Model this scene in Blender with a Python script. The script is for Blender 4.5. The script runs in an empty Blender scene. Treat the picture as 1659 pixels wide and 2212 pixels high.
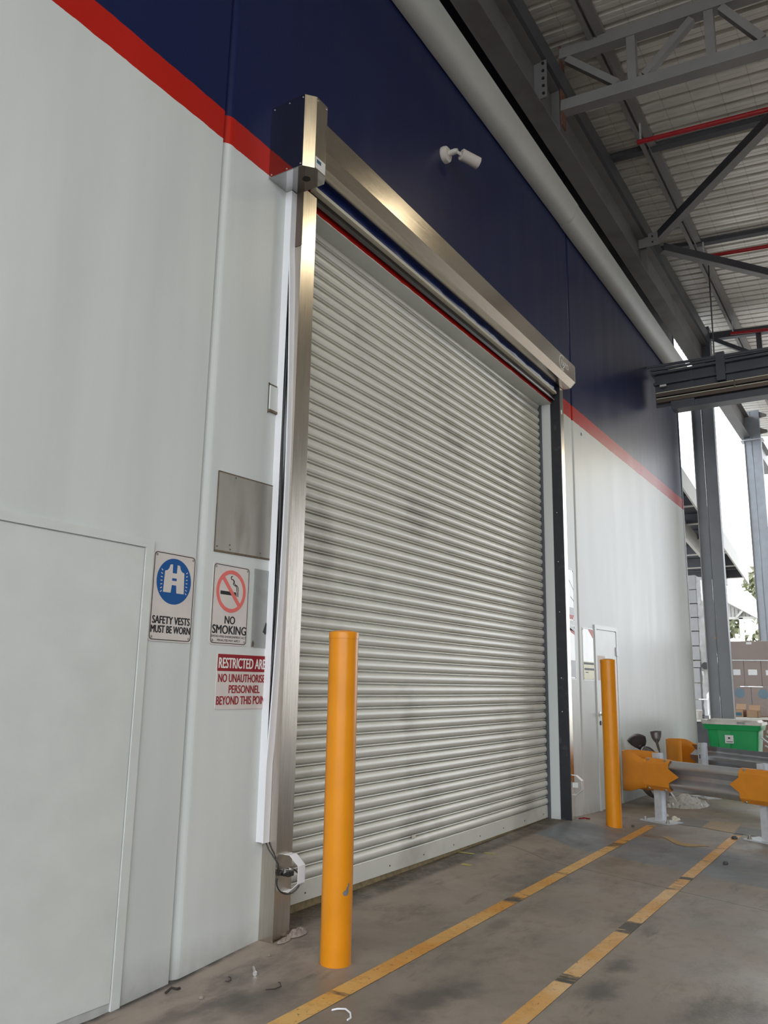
import bpy, bmesh, math, random
from mathutils import Vector, Matrix
C = bpy.context.scene.collection
random.seed(7)
PI = math.pi

# ------------------------------------------------------------------ materials
def nd(nt, t, **kw):
    n = nt.nodes.new(t)
    for k, v in kw.items():
        setattr(n, k, v)
    return n

def mat(name, col, rough=.5, metal=0.0, var=.08, scale=6.0, bump=0.0, bscale=40., stretch=(1, 1, 1), col2=None, spec=.5, alpha=1.0, rvar=0.0, c2scale=3., c2lo=.5, c2hi=.7, coat=0.0):
    """principled material; object colour with a gentle noise variation and optional second stain colour"""
    m = bpy.data.materials.new(name); m.use_nodes = True
    nt = m.node_tree; b = nt.nodes['Principled BSDF']
    geo = nd(nt, 'ShaderNodeNewGeometry')
    mp = nd(nt, 'ShaderNodeMapping'); mp.inputs['Scale'].default_value = stretch
    nt.links.new(geo.outputs['Position'], mp.inputs['Vector'])
    nz = nd(nt, 'ShaderNodeTexNoise'); nz.inputs['Scale'].default_value = scale; nz.inputs['Detail'].default_value = 5
    nt.links.new(mp.outputs[0], nz.inputs['Vector'])
    mr = nd(nt, 'ShaderNodeMapRange'); mr.inputs['From Min'].default_value = .3; mr.inputs['From Max'].default_value = .7
    mr.inputs['To Min'].default_value = 1 - var; mr.inputs['To Max'].default_value = 1 + var
    nt.links.new(nz.outputs['Fac'], mr.inputs['Value'])
    vm = nd(nt, 'ShaderNodeVectorMath', operation='SCALE'); vm.inputs[0].default_value = col[:3]
    nt.links.new(mr.outputs[0], vm.inputs['Scale'])
    out = vm.outputs[0]
    if col2:
        n2 = nd(nt, 'ShaderNodeTexNoise'); n2.inputs['Scale'].default_value = c2scale; n2.inputs['Detail'].default_value = 6
        nt.links.new(mp.outputs[0], n2.inputs['Vector'])
        r2 = nd(nt, 'ShaderNodeMapRange'); r2.inputs['From Min'].default_value = c2lo; r2.inputs['From Max'].default_value = c2hi
        nt.links.new(n2.outputs['Fac'], r2.inputs['Value'])
        mx = nd(nt, 'ShaderNodeMix', data_type='RGBA'); mx.inputs['B'].default_value = (*col2[:3], 1)
        nt.links.new(r2.outputs[0], mx.inputs['Factor']); nt.links.new(out, mx.inputs['A'])
        out = mx.outputs['Result']
    nt.links.new(out, b.inputs['Base Color'])
    b.inputs['Roughness'].default_value = rough; b.inputs['Metallic'].default_value = metal
    b.inputs['Specular IOR Level'].default_value = spec
    b.inputs['Coat Weight'].default_value = coat
    if rvar:
        r3 = nd(nt, 'ShaderNodeMapRange'); r3.inputs['To Min'].default_value = max(0, rough - rvar); r3.inputs['To Max'].default_value = rough + rvar
        nt.links.new(nz.outputs['Fac'], r3.inputs['Value']); nt.links.new(r3.outputs[0], b.inputs['Roughness'])
    if alpha < 1: b.inputs['Alpha'].default_value = alpha
    if bump:
        n3 = nd(nt, 'ShaderNodeTexNoise'); n3.inputs['Scale'].default_value = bscale; n3.inputs['Detail'].default_value = 4
        nt.links.new(mp.outputs[0], n3.inputs['Vector'])
        bp = nd(nt, 'ShaderNodeBump'); bp.inputs['Strength'].default_value = bump; bp.inputs['Distance'].default_value = .01
        nt.links.new(n3.outputs['Fac'], bp.inputs['Height']); nt.links.new(bp.outputs[0], b.inputs['Normal'])
    return m

def wall_material():
    m = bpy.data.materials.new('painted_wall'); m.use_nodes = True
    nt = m.node_tree; L = nt.links; b = nt.nodes['Principled BSDF']
    geo = nd(nt, 'ShaderNodeNewGeometry'); sx = nd(nt, 'ShaderNodeSeparateXYZ'); L.new(geo.outputs['Position'], sx.inputs[0])
    # slightly uneven paint edge
    ne = nd(nt, 'ShaderNodeTexNoise'); ne.inputs['Scale'].default_value = 9; ne.inputs['Detail'].default_value = 6; L.new(geo.outputs['Position'], ne.inputs['Vector'])
    wob = nd(nt, 'ShaderNodeMath', operation='MULTIPLY_ADD'); wob.inputs[1].default_value = .02; wob.inputs[2].default_value = -.01; L.new(ne.outputs['Fac'], wob.inputs[0])
    zz = nd(nt, 'ShaderNodeMath', operation='ADD'); L.new(sx.outputs['Z'], zz.inputs[0]); L.new(wob.outputs[0], zz.inputs[1])
    gr = nd(nt, 'ShaderNodeMath', operation='GREATER_THAN'); gr.inputs[1].default_value = 4.588; L.new(zz.outputs[0], gr.inputs[0])
    gb = nd(nt, 'ShaderNodeMath', operation='GREATER_THAN'); gb.inputs[1].default_value = 4.777; L.new(zz.outputs[0], gb.inputs[0])
    # mottling and faint vertical runs
    mp = nd(nt, 'ShaderNodeMapping'); mp.inputs['Scale'].default_value = (2.2, 1, .22); L.new(geo.outputs['Position'], mp.inputs['Vector'])
    n1 = nd(nt, 'ShaderNodeTexNoise'); n1.inputs['Scale'].default_value = 1.6; n1.inputs['Detail'].default_value = 6; L.new(mp.outputs[0], n1.inputs['Vector'])
    r1 = nd(nt, 'ShaderNodeMapRange'); r1.inputs['From Min'].default_value = .3; r1.inputs['From Max'].default_value = .72; r1.inputs['To Min'].default_value = .93; r1.inputs['To Max'].default_value = 1.04; L.new(n1.outputs['Fac'], r1.inputs['Value'])
    m1 = nd(nt, 'ShaderNodeMix', data_type='RGBA'); m1.inputs['A'].default_value = (.59, .615, .60, 1); m1.inputs['B'].default_value = (.43, .014, .008, 1); L.new(gr.outputs[0], m1.inputs['Factor'])
    m2 = nd(nt, 'ShaderNodeMix', data_type='RGBA'); m2.inputs['B'].default_value = (.0075, .0135, .064, 1); L.new(gb.outputs[0], m2.inputs['Factor']); L.new(m1.outputs['Result'], m2.inputs['A'])
    vm = nd(nt, 'ShaderNodeVectorMath', operation='SCALE'); L.new(m2.outputs['Result'], vm.inputs[0]); L.new(r1.outputs[0], vm.inputs['Scale'])
    # splash dirt near the floor
    dz = nd(nt, 'ShaderNodeMapRange'); dz.inputs['From Min'].default_value = .0; dz.inputs['From Max'].default_value = .16; dz.inputs['To Min'].default_value = .62; dz.inputs['To Max'].default_value = 0; L.new(sx.outputs['Z'], dz.inputs['Value'])
    n4 = nd(nt, 'ShaderNodeTexNoise'); n4.inputs['Scale'].default_value = 11; n4.inputs['Detail'].default_value = 8; L.new(geo.outputs['Position'], n4.inputs['Vector'])
    dm = nd(nt, 'ShaderNodeMath', operation='MULTIPLY'); L.new(dz.outputs[0], dm.inputs[0]); L.new(n4.outputs['Fac'], dm.inputs[1])
    m3 = nd(nt, 'ShaderNodeMix', data_type='RGBA'); m3.inputs['B'].default_value = (.16, .13, .10, 1); L.new(dm.outputs[0], m3.inputs['Factor']); L.new(vm.outputs[0], m3.inputs['A'])
    L.new(m3.outputs['Result'], b.inputs['Base Color'])
    b.inputs['Roughness'].default_value = .33; b.inputs['Specular IOR Level'].default_value = .22
    rr = nd(nt, 'ShaderNodeMapRange'); rr.inputs['To Min'].default_value = .24; rr.inputs['To Max'].default_value = .42; L.new(n1.outputs['Fac'], rr.inputs['Value']); L.new(rr.outputs[0], b.inputs['Roughness'])
    n3 = nd(nt, 'ShaderNodeTexNoise'); n3.inputs['Scale'].default_value = 55; n3.inputs['Detail'].default_value = 3; L.new(geo.outputs['Position'], n3.inputs['Vector'])
    bp = nd(nt, 'ShaderNodeBump'); bp.inputs['Strength'].default_value = .10; bp.inputs['Distance'].default_value = .006; L.new(n3.outputs['Fac'], bp.inputs['Height']); L.new(bp.outputs[0], b.inputs['Normal'])
    return m

def floor_material():
    m = bpy.data.materials.new('worn_concrete'); m.use_nodes = True
    nt = m.node_tree; L = nt.links; b = nt.nodes['Principled BSDF']
    geo = nd(nt, 'ShaderNodeNewGeometry'); P = geo.outputs['Position']
    sx = nd(nt, 'ShaderNodeSeparateXYZ'); L.new(P, sx.inputs[0])
    def noise(scale, detail=6, st=(1, 1, 1), rough=.6):
        mp = nd(nt, 'ShaderNodeMapping'); mp.inputs['Scale'].default_value = st; L.new(P, mp.inputs['Vector'])
        n = nd(nt, 'ShaderNodeTexNoise'); n.inputs['Scale'].default_value = scale; n.inputs['Detail'].default_value = detail; n.inputs['Roughness'].default_value = rough
        L.new(mp.outputs[0], n.inputs['Vector']); return n.outputs['Fac']
    def rng(v, a, c, lo=0., hi=1.):
        r = nd(nt, 'ShaderNodeMapRange'); r.interpolation_type = 'SMOOTHSTEP'
        r.inputs['From Min'].default_value = a; r.inputs['From Max'].default_value = c; r.inputs['To Min'].default_value = lo; r.inputs['To Max'].default_value = hi
        L.new(v, r.inputs['Value']); return r.outputs[0]
    def mth(op, a, c):
        n = nd(nt, 'ShaderNodeMath', operation=op)
        for i, v in enumerate((a, c)):
            if isinstance(v, (int, float)): n.inputs[i].default_value = v
            else: L.new(v, n.inputs[i])
        return n.outputs[0]
    def mix(f, a, c):
        n = nd(nt, 'ShaderNodeMix', data_type='RGBA')
        if isinstance(f, float): n.inputs['Factor'].default_value = f
        else: L.new(f, n.inputs['Factor'])
        for k, v in (('A', a), ('B', c)):
            if isinstance(v, tuple): n.inputs[k].default_value = (*v, 1)
            else: L.new(v, n.inputs[k])
        return n.outputs['Result']
    base = mix(rng(noise(1.1, 8), .35, .68), (.205, .172, .142), (.29, .248, .208))
    base = mix(rng(noise(9, 8), .45, .75, 0, .45), base, (.145, .118, .094))
    base = mix(rng(noise(45, 3), .60, .80, 0, .35), base, (.40, .37, .33))
    # pale dusty strip along the wall foot, left of the door
    dusty = mth('MULTIPLY', rng(sx.outputs['Y'], -.75, -.2), rng(noise(2.3, 6), .35, .6, .25, .85))
    base = mix(dusty, base, (.33, .265, .22))
    # skewed slab bays: u = x - .345 y
    u = mth('SUBTRACT', sx.outputs['X'], mth('MULTIPLY', sx.outputs['Y'], .345))
    band = mth('MULTIPLY', rng(u, 7.56, 7.64), rng(u, 8.62, 8.76, 1, 0))
    band = mth('MULTIPLY', band, rng(sx.outputs['Y'], -.12, .02, 1, 0))
    band = mth('MULTIPLY', band, rng(noise(1.7, 6), .3, .55, .55, 1.))
    base = mix(band, base, (.165, .185, .205))
    tan = mth('MULTIPLY', rng(sx.outputs['X'], 9.0, 9.8), rng(noise(1.3, 5), .3, .6, .2, .9))
    base = mix(tan, base, (.25, .20, .14))
    # tyre smears and oil stains
    st = rng(noise(.9, 9, (1, 1.7, 1), .7), .50, .70, 0, .80)
    base = mix(st, base, (.085, .076, .066))
    st2 = rng(noise(3.2, 9, (.5, 2.2, 1), .7), .56, .74, 0, .75)
    base = mix(st2, base, (.06, .055, .05))
    # individual oil and tyre stains
    def blob(x, y, rx, ry, k, c):
        dx = mth('MULTIPLY', mth('SUBTRACT', sx.outputs['X'], x), 1 / rx); dy = mth('MULTIPLY', mth('SUBTRACT', sx.outputs['Y'], y), 1 / ry)
        r = mth('SQRT', mth('ADD', mth('MULTIPLY', dx, dx), mth('MULTIPLY', dy, dy)), 0)
        f = rng(mth('ADD', r, mth('MULTIPLY', noise(5, 8), 1.5)), .85, 1.55, k, 0)
        return mix(f, base, c)
    for q in ((3.62, -1.15, .62, .26, .75), (3.15, -.50, .45, .20, .6), (2.75, -.30, .35, .14, .6), (4.20, -1.76, .34, .16, .85), (4.62, -1.74, .30, .13, .8), (5.25, -1.70, .22, .08, .7), (4.9, -.92, .3, .10, .5), (7.1, -.95, .5, .2, .5), (6.1, -.60, .8, .3, .4), (8.9, -1.0, .5, .3, .45)):
        base = blob(*q, (.062, .056, .048))
    mould = mth('MULTIPLY', rng(sx.outputs['Y'], -.05, -.008), mth('MULTIPLY', rng(sx.outputs['X'], 3.5, 3.74, 1, 0), rng(noise(7, 6), .3, .6, .3, 1)))
    base = mix(mould, base, (.035, .03, .025))
    # dark grimy strip in the doorway
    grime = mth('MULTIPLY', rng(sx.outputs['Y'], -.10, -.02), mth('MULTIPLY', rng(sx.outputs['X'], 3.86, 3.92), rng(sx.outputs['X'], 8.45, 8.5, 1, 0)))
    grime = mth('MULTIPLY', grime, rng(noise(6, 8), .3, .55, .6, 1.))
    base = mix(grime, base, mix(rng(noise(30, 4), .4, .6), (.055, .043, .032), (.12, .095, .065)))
    # saw-cut joint
    j = mth('SUBTRACT', mth('ADD', u, mth('MULTIPLY', noise(5, 3), .02)), 6.975)
    jl = rng(mth('ABSOLUTE', j, 0), .003, .009, .8, 0)
    jl = mth('MULTIPLY', jl, rng(sx.outputs['Y'], -.03, .0, 1, 0))
    base = mix(jl, base, (.05, .045, .04))
    L.new(base, b.inputs['Base Color'])
    L.new(rng(noise(2.2, 6), .3, .7, .38, .62), b.inputs['Roughness'])
    bp = nd(nt, 'ShaderNodeBump'); bp.inputs['Strength'].default_value = .25; bp.inputs['Distance'].default_value = .004
    L.new(noise(60, 4), bp.inputs['Height']); L.new(bp.outputs[0], b.inputs['Normal'])
    return m

def line_material(name, c1, c2, wear=.5):
    """painted floor line with black scuffs and worn-through patches"""
    m = bpy.data.materials.new(name); m.use_nodes = True
    nt = m.node_tree; L = nt.links; b = nt.nodes['Principled BSDF']
    geo = nd(nt, 'ShaderNodeNewGeometry'); P = geo.outputs['Position']
    def noise(scale, st=(1, 1, 1), d=8):
        mp = nd(nt, 'ShaderNodeMapping'); mp.inputs['Scale'].default_value = st; L.new(P, mp.inputs['Vector'])
        n = nd(nt, 'ShaderNodeTexNoise'); n.inputs['Scale'].default_value = scale; n.inputs['Detail'].default_value = d; n.inputs['Roughness'].default_value = .7
        L.new(mp.outputs[0], n.inputs['Vector']); return n.outputs['Fac']
    def rng(v, a, c, lo=0., hi=1.):
        r = nd(nt, 'ShaderNodeMapRange'); r.inputs['From Min'].default_value = a; r.inputs['From Max'].default_value = c; r.inputs['To Min'].default_value = lo; r.inputs['To Max'].default_value = hi
        L.new(v, r.inputs['Value']); return r.outputs[0]
    def mix(f, a, c):
        n = nd(nt, 'ShaderNodeMix', data_type='RGBA'); L.new(f, n.inputs['Factor'])
        for k, v in (('A', a), ('B', c)):
            if isinstance(v, tuple): n.inputs[k].default_value = (*v, 1)
            else: L.new(v, n.inputs[k])
        return n.outputs['Result']
    col = mix(rng(noise(.9), .42, .6), c1, c2)
    col = mix(rng(noise(14), .5, .75, 0, .5), col, (.25, .15, .05))
    col = mix(rng(noise(2.0, (1, .25, 1)), wear + .08, wear + .13), col, (.055, .052, .04))
    L.new(col, b.inputs['Base Color']); b.inputs['Roughness'].default_value = .5
    L.new(rng(noise(30), .30, .40), b.inputs['Alpha'])
    return m

def roof_material():
    m = mat('galvanised_roof_sheet', (.70, .68, .63), .38, .35, .12, 3, stretch=(3, .6, 1))
    nt = m.node_tree; L = nt.links; b = nt.nodes['Principled BSDF']
    # fine wire mesh lines crossing the sheets
    geo = nd(nt, 'ShaderNodeNewGeometry'); sx = nd(nt, 'ShaderNodeSeparateXYZ'); L.new(geo.outputs['Position'], sx.inputs[0])
    a = nd(nt, 'ShaderNodeMath', operation='MULTIPLY'); a.inputs[1].default_value = 1 / .325; L.new(sx.outputs['Y'], a.inputs[0])
    f = nd(nt, 'ShaderNodeMath', operation='FRACT'); L.new(a.outputs[0], f.inputs[0])
    g = nd(nt, 'ShaderNodeMath', operation='LESS_THAN'); g.inputs[1].default_value = .028; L.new(f.outputs[0], g.inputs[0])
    k = nd(nt, 'ShaderNodeMath', operation='MULTIPLY'); k.inputs[1].default_value = .28; L.new(g.outputs[0], k.inputs[0])
    src = b.inputs['Base Color'].links[0].from_socket
    mx = nd(nt, 'ShaderNodeMix', data_type='RGBA'); mx.inputs['B'].default_value = (.12, .115, .10, 1)
    L.new(k.outputs[0], mx.inputs['Factor']); L.new(src, mx.inputs['A']); L.new(mx.outputs['Result'], b.inputs['Base Color'])
    return m

M = dict(
    wall=wall_material(), floor=floor_material(), roof=roof_material(),
    oppo=mat('light_block_grey_brown', (.19, .17, .16), .6, 0, .1, 2),
    ground=mat('yard_concrete', (.42, .40, .37), .8, 0, .15, .5),
    steel=mat('brushed_stainless', (.56, .515, .455), .24, 1.0, .10, 5, bump=.03, bscale=18, stretch=(30, 30, 1), rvar=.06),
    steelh=mat('brushed_stainless_cover', (.56, .51, .45), .19, 1.0, .06, 5, bump=.03, bscale=18, stretch=(1, 30, 30), rvar=.05),
    mirror=mat('polished_stainless', (.50, .50, .50), .07, 1.0, .05, 3),
    shutter=mat('cream_shutter_paint', (.66, .655, .59), .30, .0, .05, 2.5, col2=(.42, .41, .36), c2scale=1.5, c2lo=.55, c2hi=.75, spec=.6),
    white=mat('white_plastic', (.72, .72, .74), .4, 0, .03, 4),
    cream=mat('cream_aluminium', (.72, .68, .56), .35, 0, .04, 4),
    black=mat('black_rubber', (.013, .014, .019), .45, 0, .3, 14, col2=(.05, .05, .055), c2scale=9, c2lo=.62, c2hi=.7),
    blackp=mat('black_plastic', (.012, .012, .012), .4, 0, .1, 14),
    blue=mat('dark_blue_fabric', (.010, .022, .11), .32, 0, .1, 3, bump=.2, bscale=4, stretch=(1, 6, 6)),
    yellow=mat('yellow_enamel', (.68, .245, .008), .28, 0, .05, 6, bump=.05, bscale=25, spec=.35),
    yellow2=mat('yellow_rail_paint', (.62, .225, .016), .45, 0, .06, 6),
    grime=mat('grimy_yellow', (.20, .15, .07), .7, 0, .3, 25),
    galv=mat('galvanised_steel', (.52, .535, .56), .30, .85, .06, 10),
    galvm=mat('galvanised_post', (.60, .62, .65), .5, .35, .08, 18),
    beam=mat('grey_primer_steel', (.17, .165, .165), .45, .25, .08, 3, col2=(.10, .09, .085), c2scale=2, c2lo=.55, c2hi=.8),
    beamd=mat('dark_grey_steel', (.085, .09, .105), .42, .3, .10, 3),
    column=mat('grey_painted_column', (.20, .21, .225), .5, .1, .06, 3),
    columnp=mat('blue_grey_column', (.34, .37, .41), .5, .1, .08, 6),
    truss=mat('pale_grey_primer', (.24, .235, .235), .5, .2, .07, 4),
    rust=mat('rusty_plate', (.13, .055, .035), .7, .1, .3, 12),
    gutter=mat('pale_grey_gutter', (.46, .47, .445), .5, 0, .05, 3, rvar=.05, spec=.3),
    red=mat('red_pipe_paint', (.42, .012, .02), .35, 0, .05, 6),
    brown=mat('bronze_rail', (.13, .10, .08), .4, .5, .08, 5),
    bolt=mat('bright_bolt', (.7, .69, .66), .25, 1, .05, 20),
    sign=mat('faded_sign_white', (.58, .53, .50), .35, 0, .05, 8),
    signw=mat('glossy_sign_white', (.74, .74, .70), .2, 0, .03, 8),
    signk=mat('sign_black', (.02, .02, .022), .4, 0, .05, 8, spec=.12),
    signb=mat('sign_blue', (.014, .085, .27), .35, 0, .05, 8, spec=.12),
    signr=mat('faded_sign_red', (.68, .15, .13), .4, 0, .06, 8, spec=.12),
    signd=mat('dark_sign_red', (.25, .016, .022), .4, 0, .06, 8, spec=.12),
    signy=mat('sign_yellow', (.45, .38, .03), .3, 0, .08, 8),
    signg=mat('sign_grey', (.26, .26, .27), .35, 0, .08, 8),
    pink=mat('pale_pink_card', (.62, .45, .38), .5, 0, .06, 8),
    plate=mat('dull_metal_plate', (.34, .325, .29), .42, .5, .08, 5, col2=(.19, .165, .125), c2scale=3.2, c2lo=.5, c2hi=.8, stretch=(2, 1, .5)),
    plate2=mat('grey_metal_plate', (.36, .37, .36), .45, .4, .08, 5, col2=(.24, .23, .20), c2scale=5, c2lo=.55, c2hi=.8),
    ivory=mat('ivory_plastic', (.56, .52, .47), .4, 0, .05, 12),
    edge=mat('dirty_edge', (.12, .09, .06), .8, 0, .3, 30),
    bevel=mat('white_joint_sealant', (.66, .67, .68), .4, 0, .06, 12, bump=.15, bscale=30),
    shadowgap=mat('joint_shade_dark', (.10, .10, .085), .7, 0, .1, 20),
    green=mat('green_plastic', (.014, .33, .10), .35, 0, .06, 6),
    lid=mat('dirty_white_plastic', (.60, .58, .53), .5, 0, .1, 9, col2=(.36, .34, .31), c2scale=5, c2lo=.55, c2hi=.75),
    carton=mat('brown_cardboard', (.19, .125, .095), .7, 0, .08, 7),
    cartonl=mat('light_cardboard', (.32, .20, .12), .7, 0, .08, 7),
    cartong=mat('grey_carton', (.27, .27, .27), .7, 0, .08, 7),
    teal=mat('faded_blue_print', (.035, .11, .16), .6, 0, .1, 7),
    label=mat('white_paper_label', (.68, .68, .67), .6, 0, .05, 7),
    dark=mat('dark_object', (.05, .05, .053), .5, 0, .2, 8),
    shovel=mat('grey_pressed_steel', (.13, .115, .11), .4, .6, .15, 9),
    tub=mat('scuffed_grey_plastic', (.27, .24, .225), .55, 0, .12, 9),
    film=mat('clear_film', (.72, .72, .70), .15, 0, .1, 20, bump=.6, bscale=18, alpha=.55, spec=.9),
    wrap=mat('pallet_wrap', (.78, .79, .80), .12, 0, .05, 10, bump=.9, bscale=5, stretch=(1, 1, 6), alpha=.07, spec=.9),
    wrapw=mat('bunched_pallet_wrap', (.88, .90, .92), .2, 0, .1, 10, bump=.8, bscale=14, alpha=.8, spec=.9),
    paper=mat('crumpled_paper', (.62, .58, .50), .7, 0, .1, 20),
    twig=mat('dark_twig', (.04, .03, .025), .7, 0, .2, 20),
    rubble=mat('broken_concrete', (.27, .22, .19), .85, 0, .25, 25, bump=.5, bscale=40),
    fascia=mat('pale_fascia', (.36, .355, .33), .5, 0, .04, 4),
    soffit=mat('dark_purlin_soffit', (.08, .085, .10), .6, 0, .1, 3),
    roofw=mat('white_roof_sheet', (.50, .51, .52), .5, 0, .03, 3),
    board=mat('grey_weatherboard', (.26, .25, .24), .6, 0, .1, 6),
    leaf=mat('gum_leaf', (.17, .185, .10), .6, 0, .35, 4, col2=(.20, .20, .10), c2scale=2),
    bark=mat('pale_bark', (.33, .29, .25), .8, 0, .2, 8),
    panel=mat('white_door_paint', (.59, .61, .585), .34, 0, .04, 5, bump=.08, bscale=50),
    chip=mat('bare_grey_metal', (.20, .21, .22), .5, .3, .1, 30),
    line1=line_material('inner_line_paint', (.60, .27, .035), (.66, .40, .13), .47),
    line2=line_material('outer_line_paint', (.60, .29, .05), (.68, .46, .23), .45),
    line3=line_material('worn_mark_paint', (.38, .24, .09), (.33, .22, .10), .6),
    line4=line_material('black_hazard_paint', (.10, .095, .09), (.13, .12, .11), .7),
    line5=line_material('lime_mark_paint', (.45, .40, .06), (.42, .38, .1), .6),
)

# ------------------------------------------------------------------ geometry helpers
class MB:
    def __init__(s): s.bm = bmesh.new()
    def box(s, x0, x1, y0, y1, z0, z1, bev=0):
        vs = [s.bm.verts.new((x, y, z)) for x in (x0, x1) for y in (y0, y1) for z in (z0, z1)]
        fs = [s.bm.faces.new([vs[i] for i in f]) for f in ((0, 1, 3, 2), (4, 6, 7, 5), (0, 4, 5, 1), (2, 3, 7, 6), (0, 2, 6, 4), (1, 5, 7, 3))]
        if bev:
            es = {e for f in fs for e in f.edges}
            bmesh.ops.bevel(s.bm, geom=list(es), offset=bev, segments=2, affect='EDGES', profile=.5)
        return s
    def prism(s, pts, a0, a1, axis='y'):
        """extrude a 2-D outline between a0 and a1 along an axis; pts in the other two axes in xyz order"""
        def v(p, a): return {'x': (a, p[0], p[1]), 'y': (p[0], a, p[1]), 'z': (p[0], p[1], a)}[axis]
        A = [s.bm.verts.new(v(p, a0)) for p in pts]; B = [s.bm.verts.new(v(p, a1)) for p in pts]
        n = len(pts)
        s.bm.faces.new(A); s.bm.faces.new(B[::-1])
        for i in range(n): s.bm.faces.new([A[i], B[i], B[(i + 1) % n], A[(i + 1) % n]])
        return s
    def ringprism(s, outer, inner, a0, a1, axis='y'):
        def v(p, a): return {'x': (a, p[0], p[1]), 'y': (p[0], a, p[1]), 'z': (p[0], p[1], a)}[axis]
        n = len(outer)
        R = [[s.bm.verts.new(v(p, a)) for p in q] for q in (outer, inner) for a in (a0, a1)]
        O0, O1, I0, I1 = R
        for i in range(n):
            j = (i + 1) % n
            for q in ((O0[i], O0[j], I0[j], I0[i]), (O1[i], I1[i], I1[j], O1[j]), (O0[i], O1[i], O1[j], O0[j]), (I0[i], I0[j], I1[j], I1[i])): s.bm.faces.new(q)
        return s
    def strip(s, prof, a0, a1, thick, axis='x', normals=None):
        """thin sheet that follows an open 2-D profile, extruded along an axis"""
        n = len(prof); off = []
        for i in range(n):
            p = Vector(prof[max(i - 1, 0)]); q = Vector(prof[min(i + 1, n - 1)]); t = (q - p).normalized()
            off.append((prof[i][0] - t.y * thick, prof[i][1] + t.x * thick))
        return s.prism(list(prof) + off[::-1], a0, a1, axis)
    def bar(s, p, q, w, h, up=(0, 0, 1)):
        p = Vector(p); q = Vector(q); t = (q - p).normalized(); u = Vector(up)
        r = t.cross(u).normalized(); u = r.cross(t).normalized()
        vs = [s.bm.verts.new(e + r * a * w / 2 + u * b * h / 2) for e in (p, q) for a, b in ((-1, -1), (1, -1), (1, 1), (-1, 1))]
        for f in ((0, 3, 2, 1), (4, 5, 6, 7), (0, 1, 5, 4), (1, 2, 6, 5), (2, 3, 7, 6), (3, 0, 4, 7)): s.bm.faces.new([vs[i] for i in f])
        return s
    def tube(s, pts, r, seg=8, cap=True):
        pts = [Vector(p) for p in pts]; rings = []; n = len(pts); prev = None
        for i, p in enumerate(pts):
            t = (pts[min(i + 1, n - 1)] - pts[max(i - 1, 0)]).normalized()
            if prev is None:
                a = Vector((0, 0, 1)) if abs(t.z) < .9 else Vector((1, 0, 0)); x = t.cross(a).normalized()
            else:
                x = (prev - t * prev.dot(t)).normalized()
            prev = x; y = t.cross(x); rr = r[i] if isinstance(r, (list, tuple)) else r
            rings.append([s.bm.verts.new(p + x * rr * math.cos(2 * PI * k / seg) + y * rr * math.sin(2 * PI * k / seg)) for k in range(seg)])
        for a, b in zip(rings, rings[1:]):
            for k in range(seg): s.bm.faces.new([a[k], a[(k + 1) % seg], b[(k + 1) % seg], b[k]])
        if cap: s.bm.faces.new(rings[0][::-1]); s.bm.faces.new(rings[-1])
        return s
    def lathe(s, prof, c=(0, 0, 0), axis=(0, 0, 1), seg=40):
        ax = Vector(axis).normalized(); a = Vector((1, 0, 0)) if abs(ax.x) < .9 else Vector((0, 1, 0))
        x = ax.cross(a).normalized(); y = ax.cross(x); c = Vector(c); rings = []
        for r, z in prof:
            if r < 1e-6: rings.append([s.bm.verts.new(c + ax * z)])
            else: rings.append([s.bm.verts.new(c + ax * z + x * r * math.cos(2 * PI * k / seg) + y * r * math.sin(2 * PI * k / seg)) for k in range(seg)])
        for A, B in zip(rings, rings[1:]):
            for k in range(seg):
                k2 = (k + 1) % seg
                if len(A) == 1 and len(B) == 1: continue
                if len(A) == 1: s.bm.faces.new([A[0], B[k2], B[k]])
                elif len(B) == 1: s.bm.faces.new([A[k], A[k2], B[0]])
                else: s.bm.faces.new([A[k], A[k2], B[k2], B[k]])
        for R in (rings[0], rings[-1]):
            if len(R) > 1: s.bm.faces.new(R)
        return s
    def grid(s, xs, ys, fn):
        V = [[s.bm.verts.new(fn(x, y)) for y in ys] for x in xs]
        for i in range(len(xs) - 1):
            for j in range(len(ys) - 1): s.bm.faces.new([V[i][j], V[i + 1][j], V[i + 1][j + 1], V[i][j + 1]])
        return s

def circ(cx, cz, rx, rz=None, n=40, a0=0):
    rz = rx if rz is None else rz
    return [(cx + rx * math.cos(2 * PI * k / n + a0), cz + rz * math.sin(2 * PI * k / n + a0)) for k in range(n)]
def rrect(x0, x1, z0, z1, r, n=5):
    out = []
    for cx, cz, a in ((x1 - r, z0 + r, -PI / 2), (x1 - r, z1 - r, 0), (x0 + r, z1 - r, PI / 2), (x0 + r, z0 + r, PI)):
        out += [(cx + r * math.cos(a + PI / 2 * k / n), cz + r * math.sin(a + PI / 2 * k / n)) for k in range(n + 1)]
    return out

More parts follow.
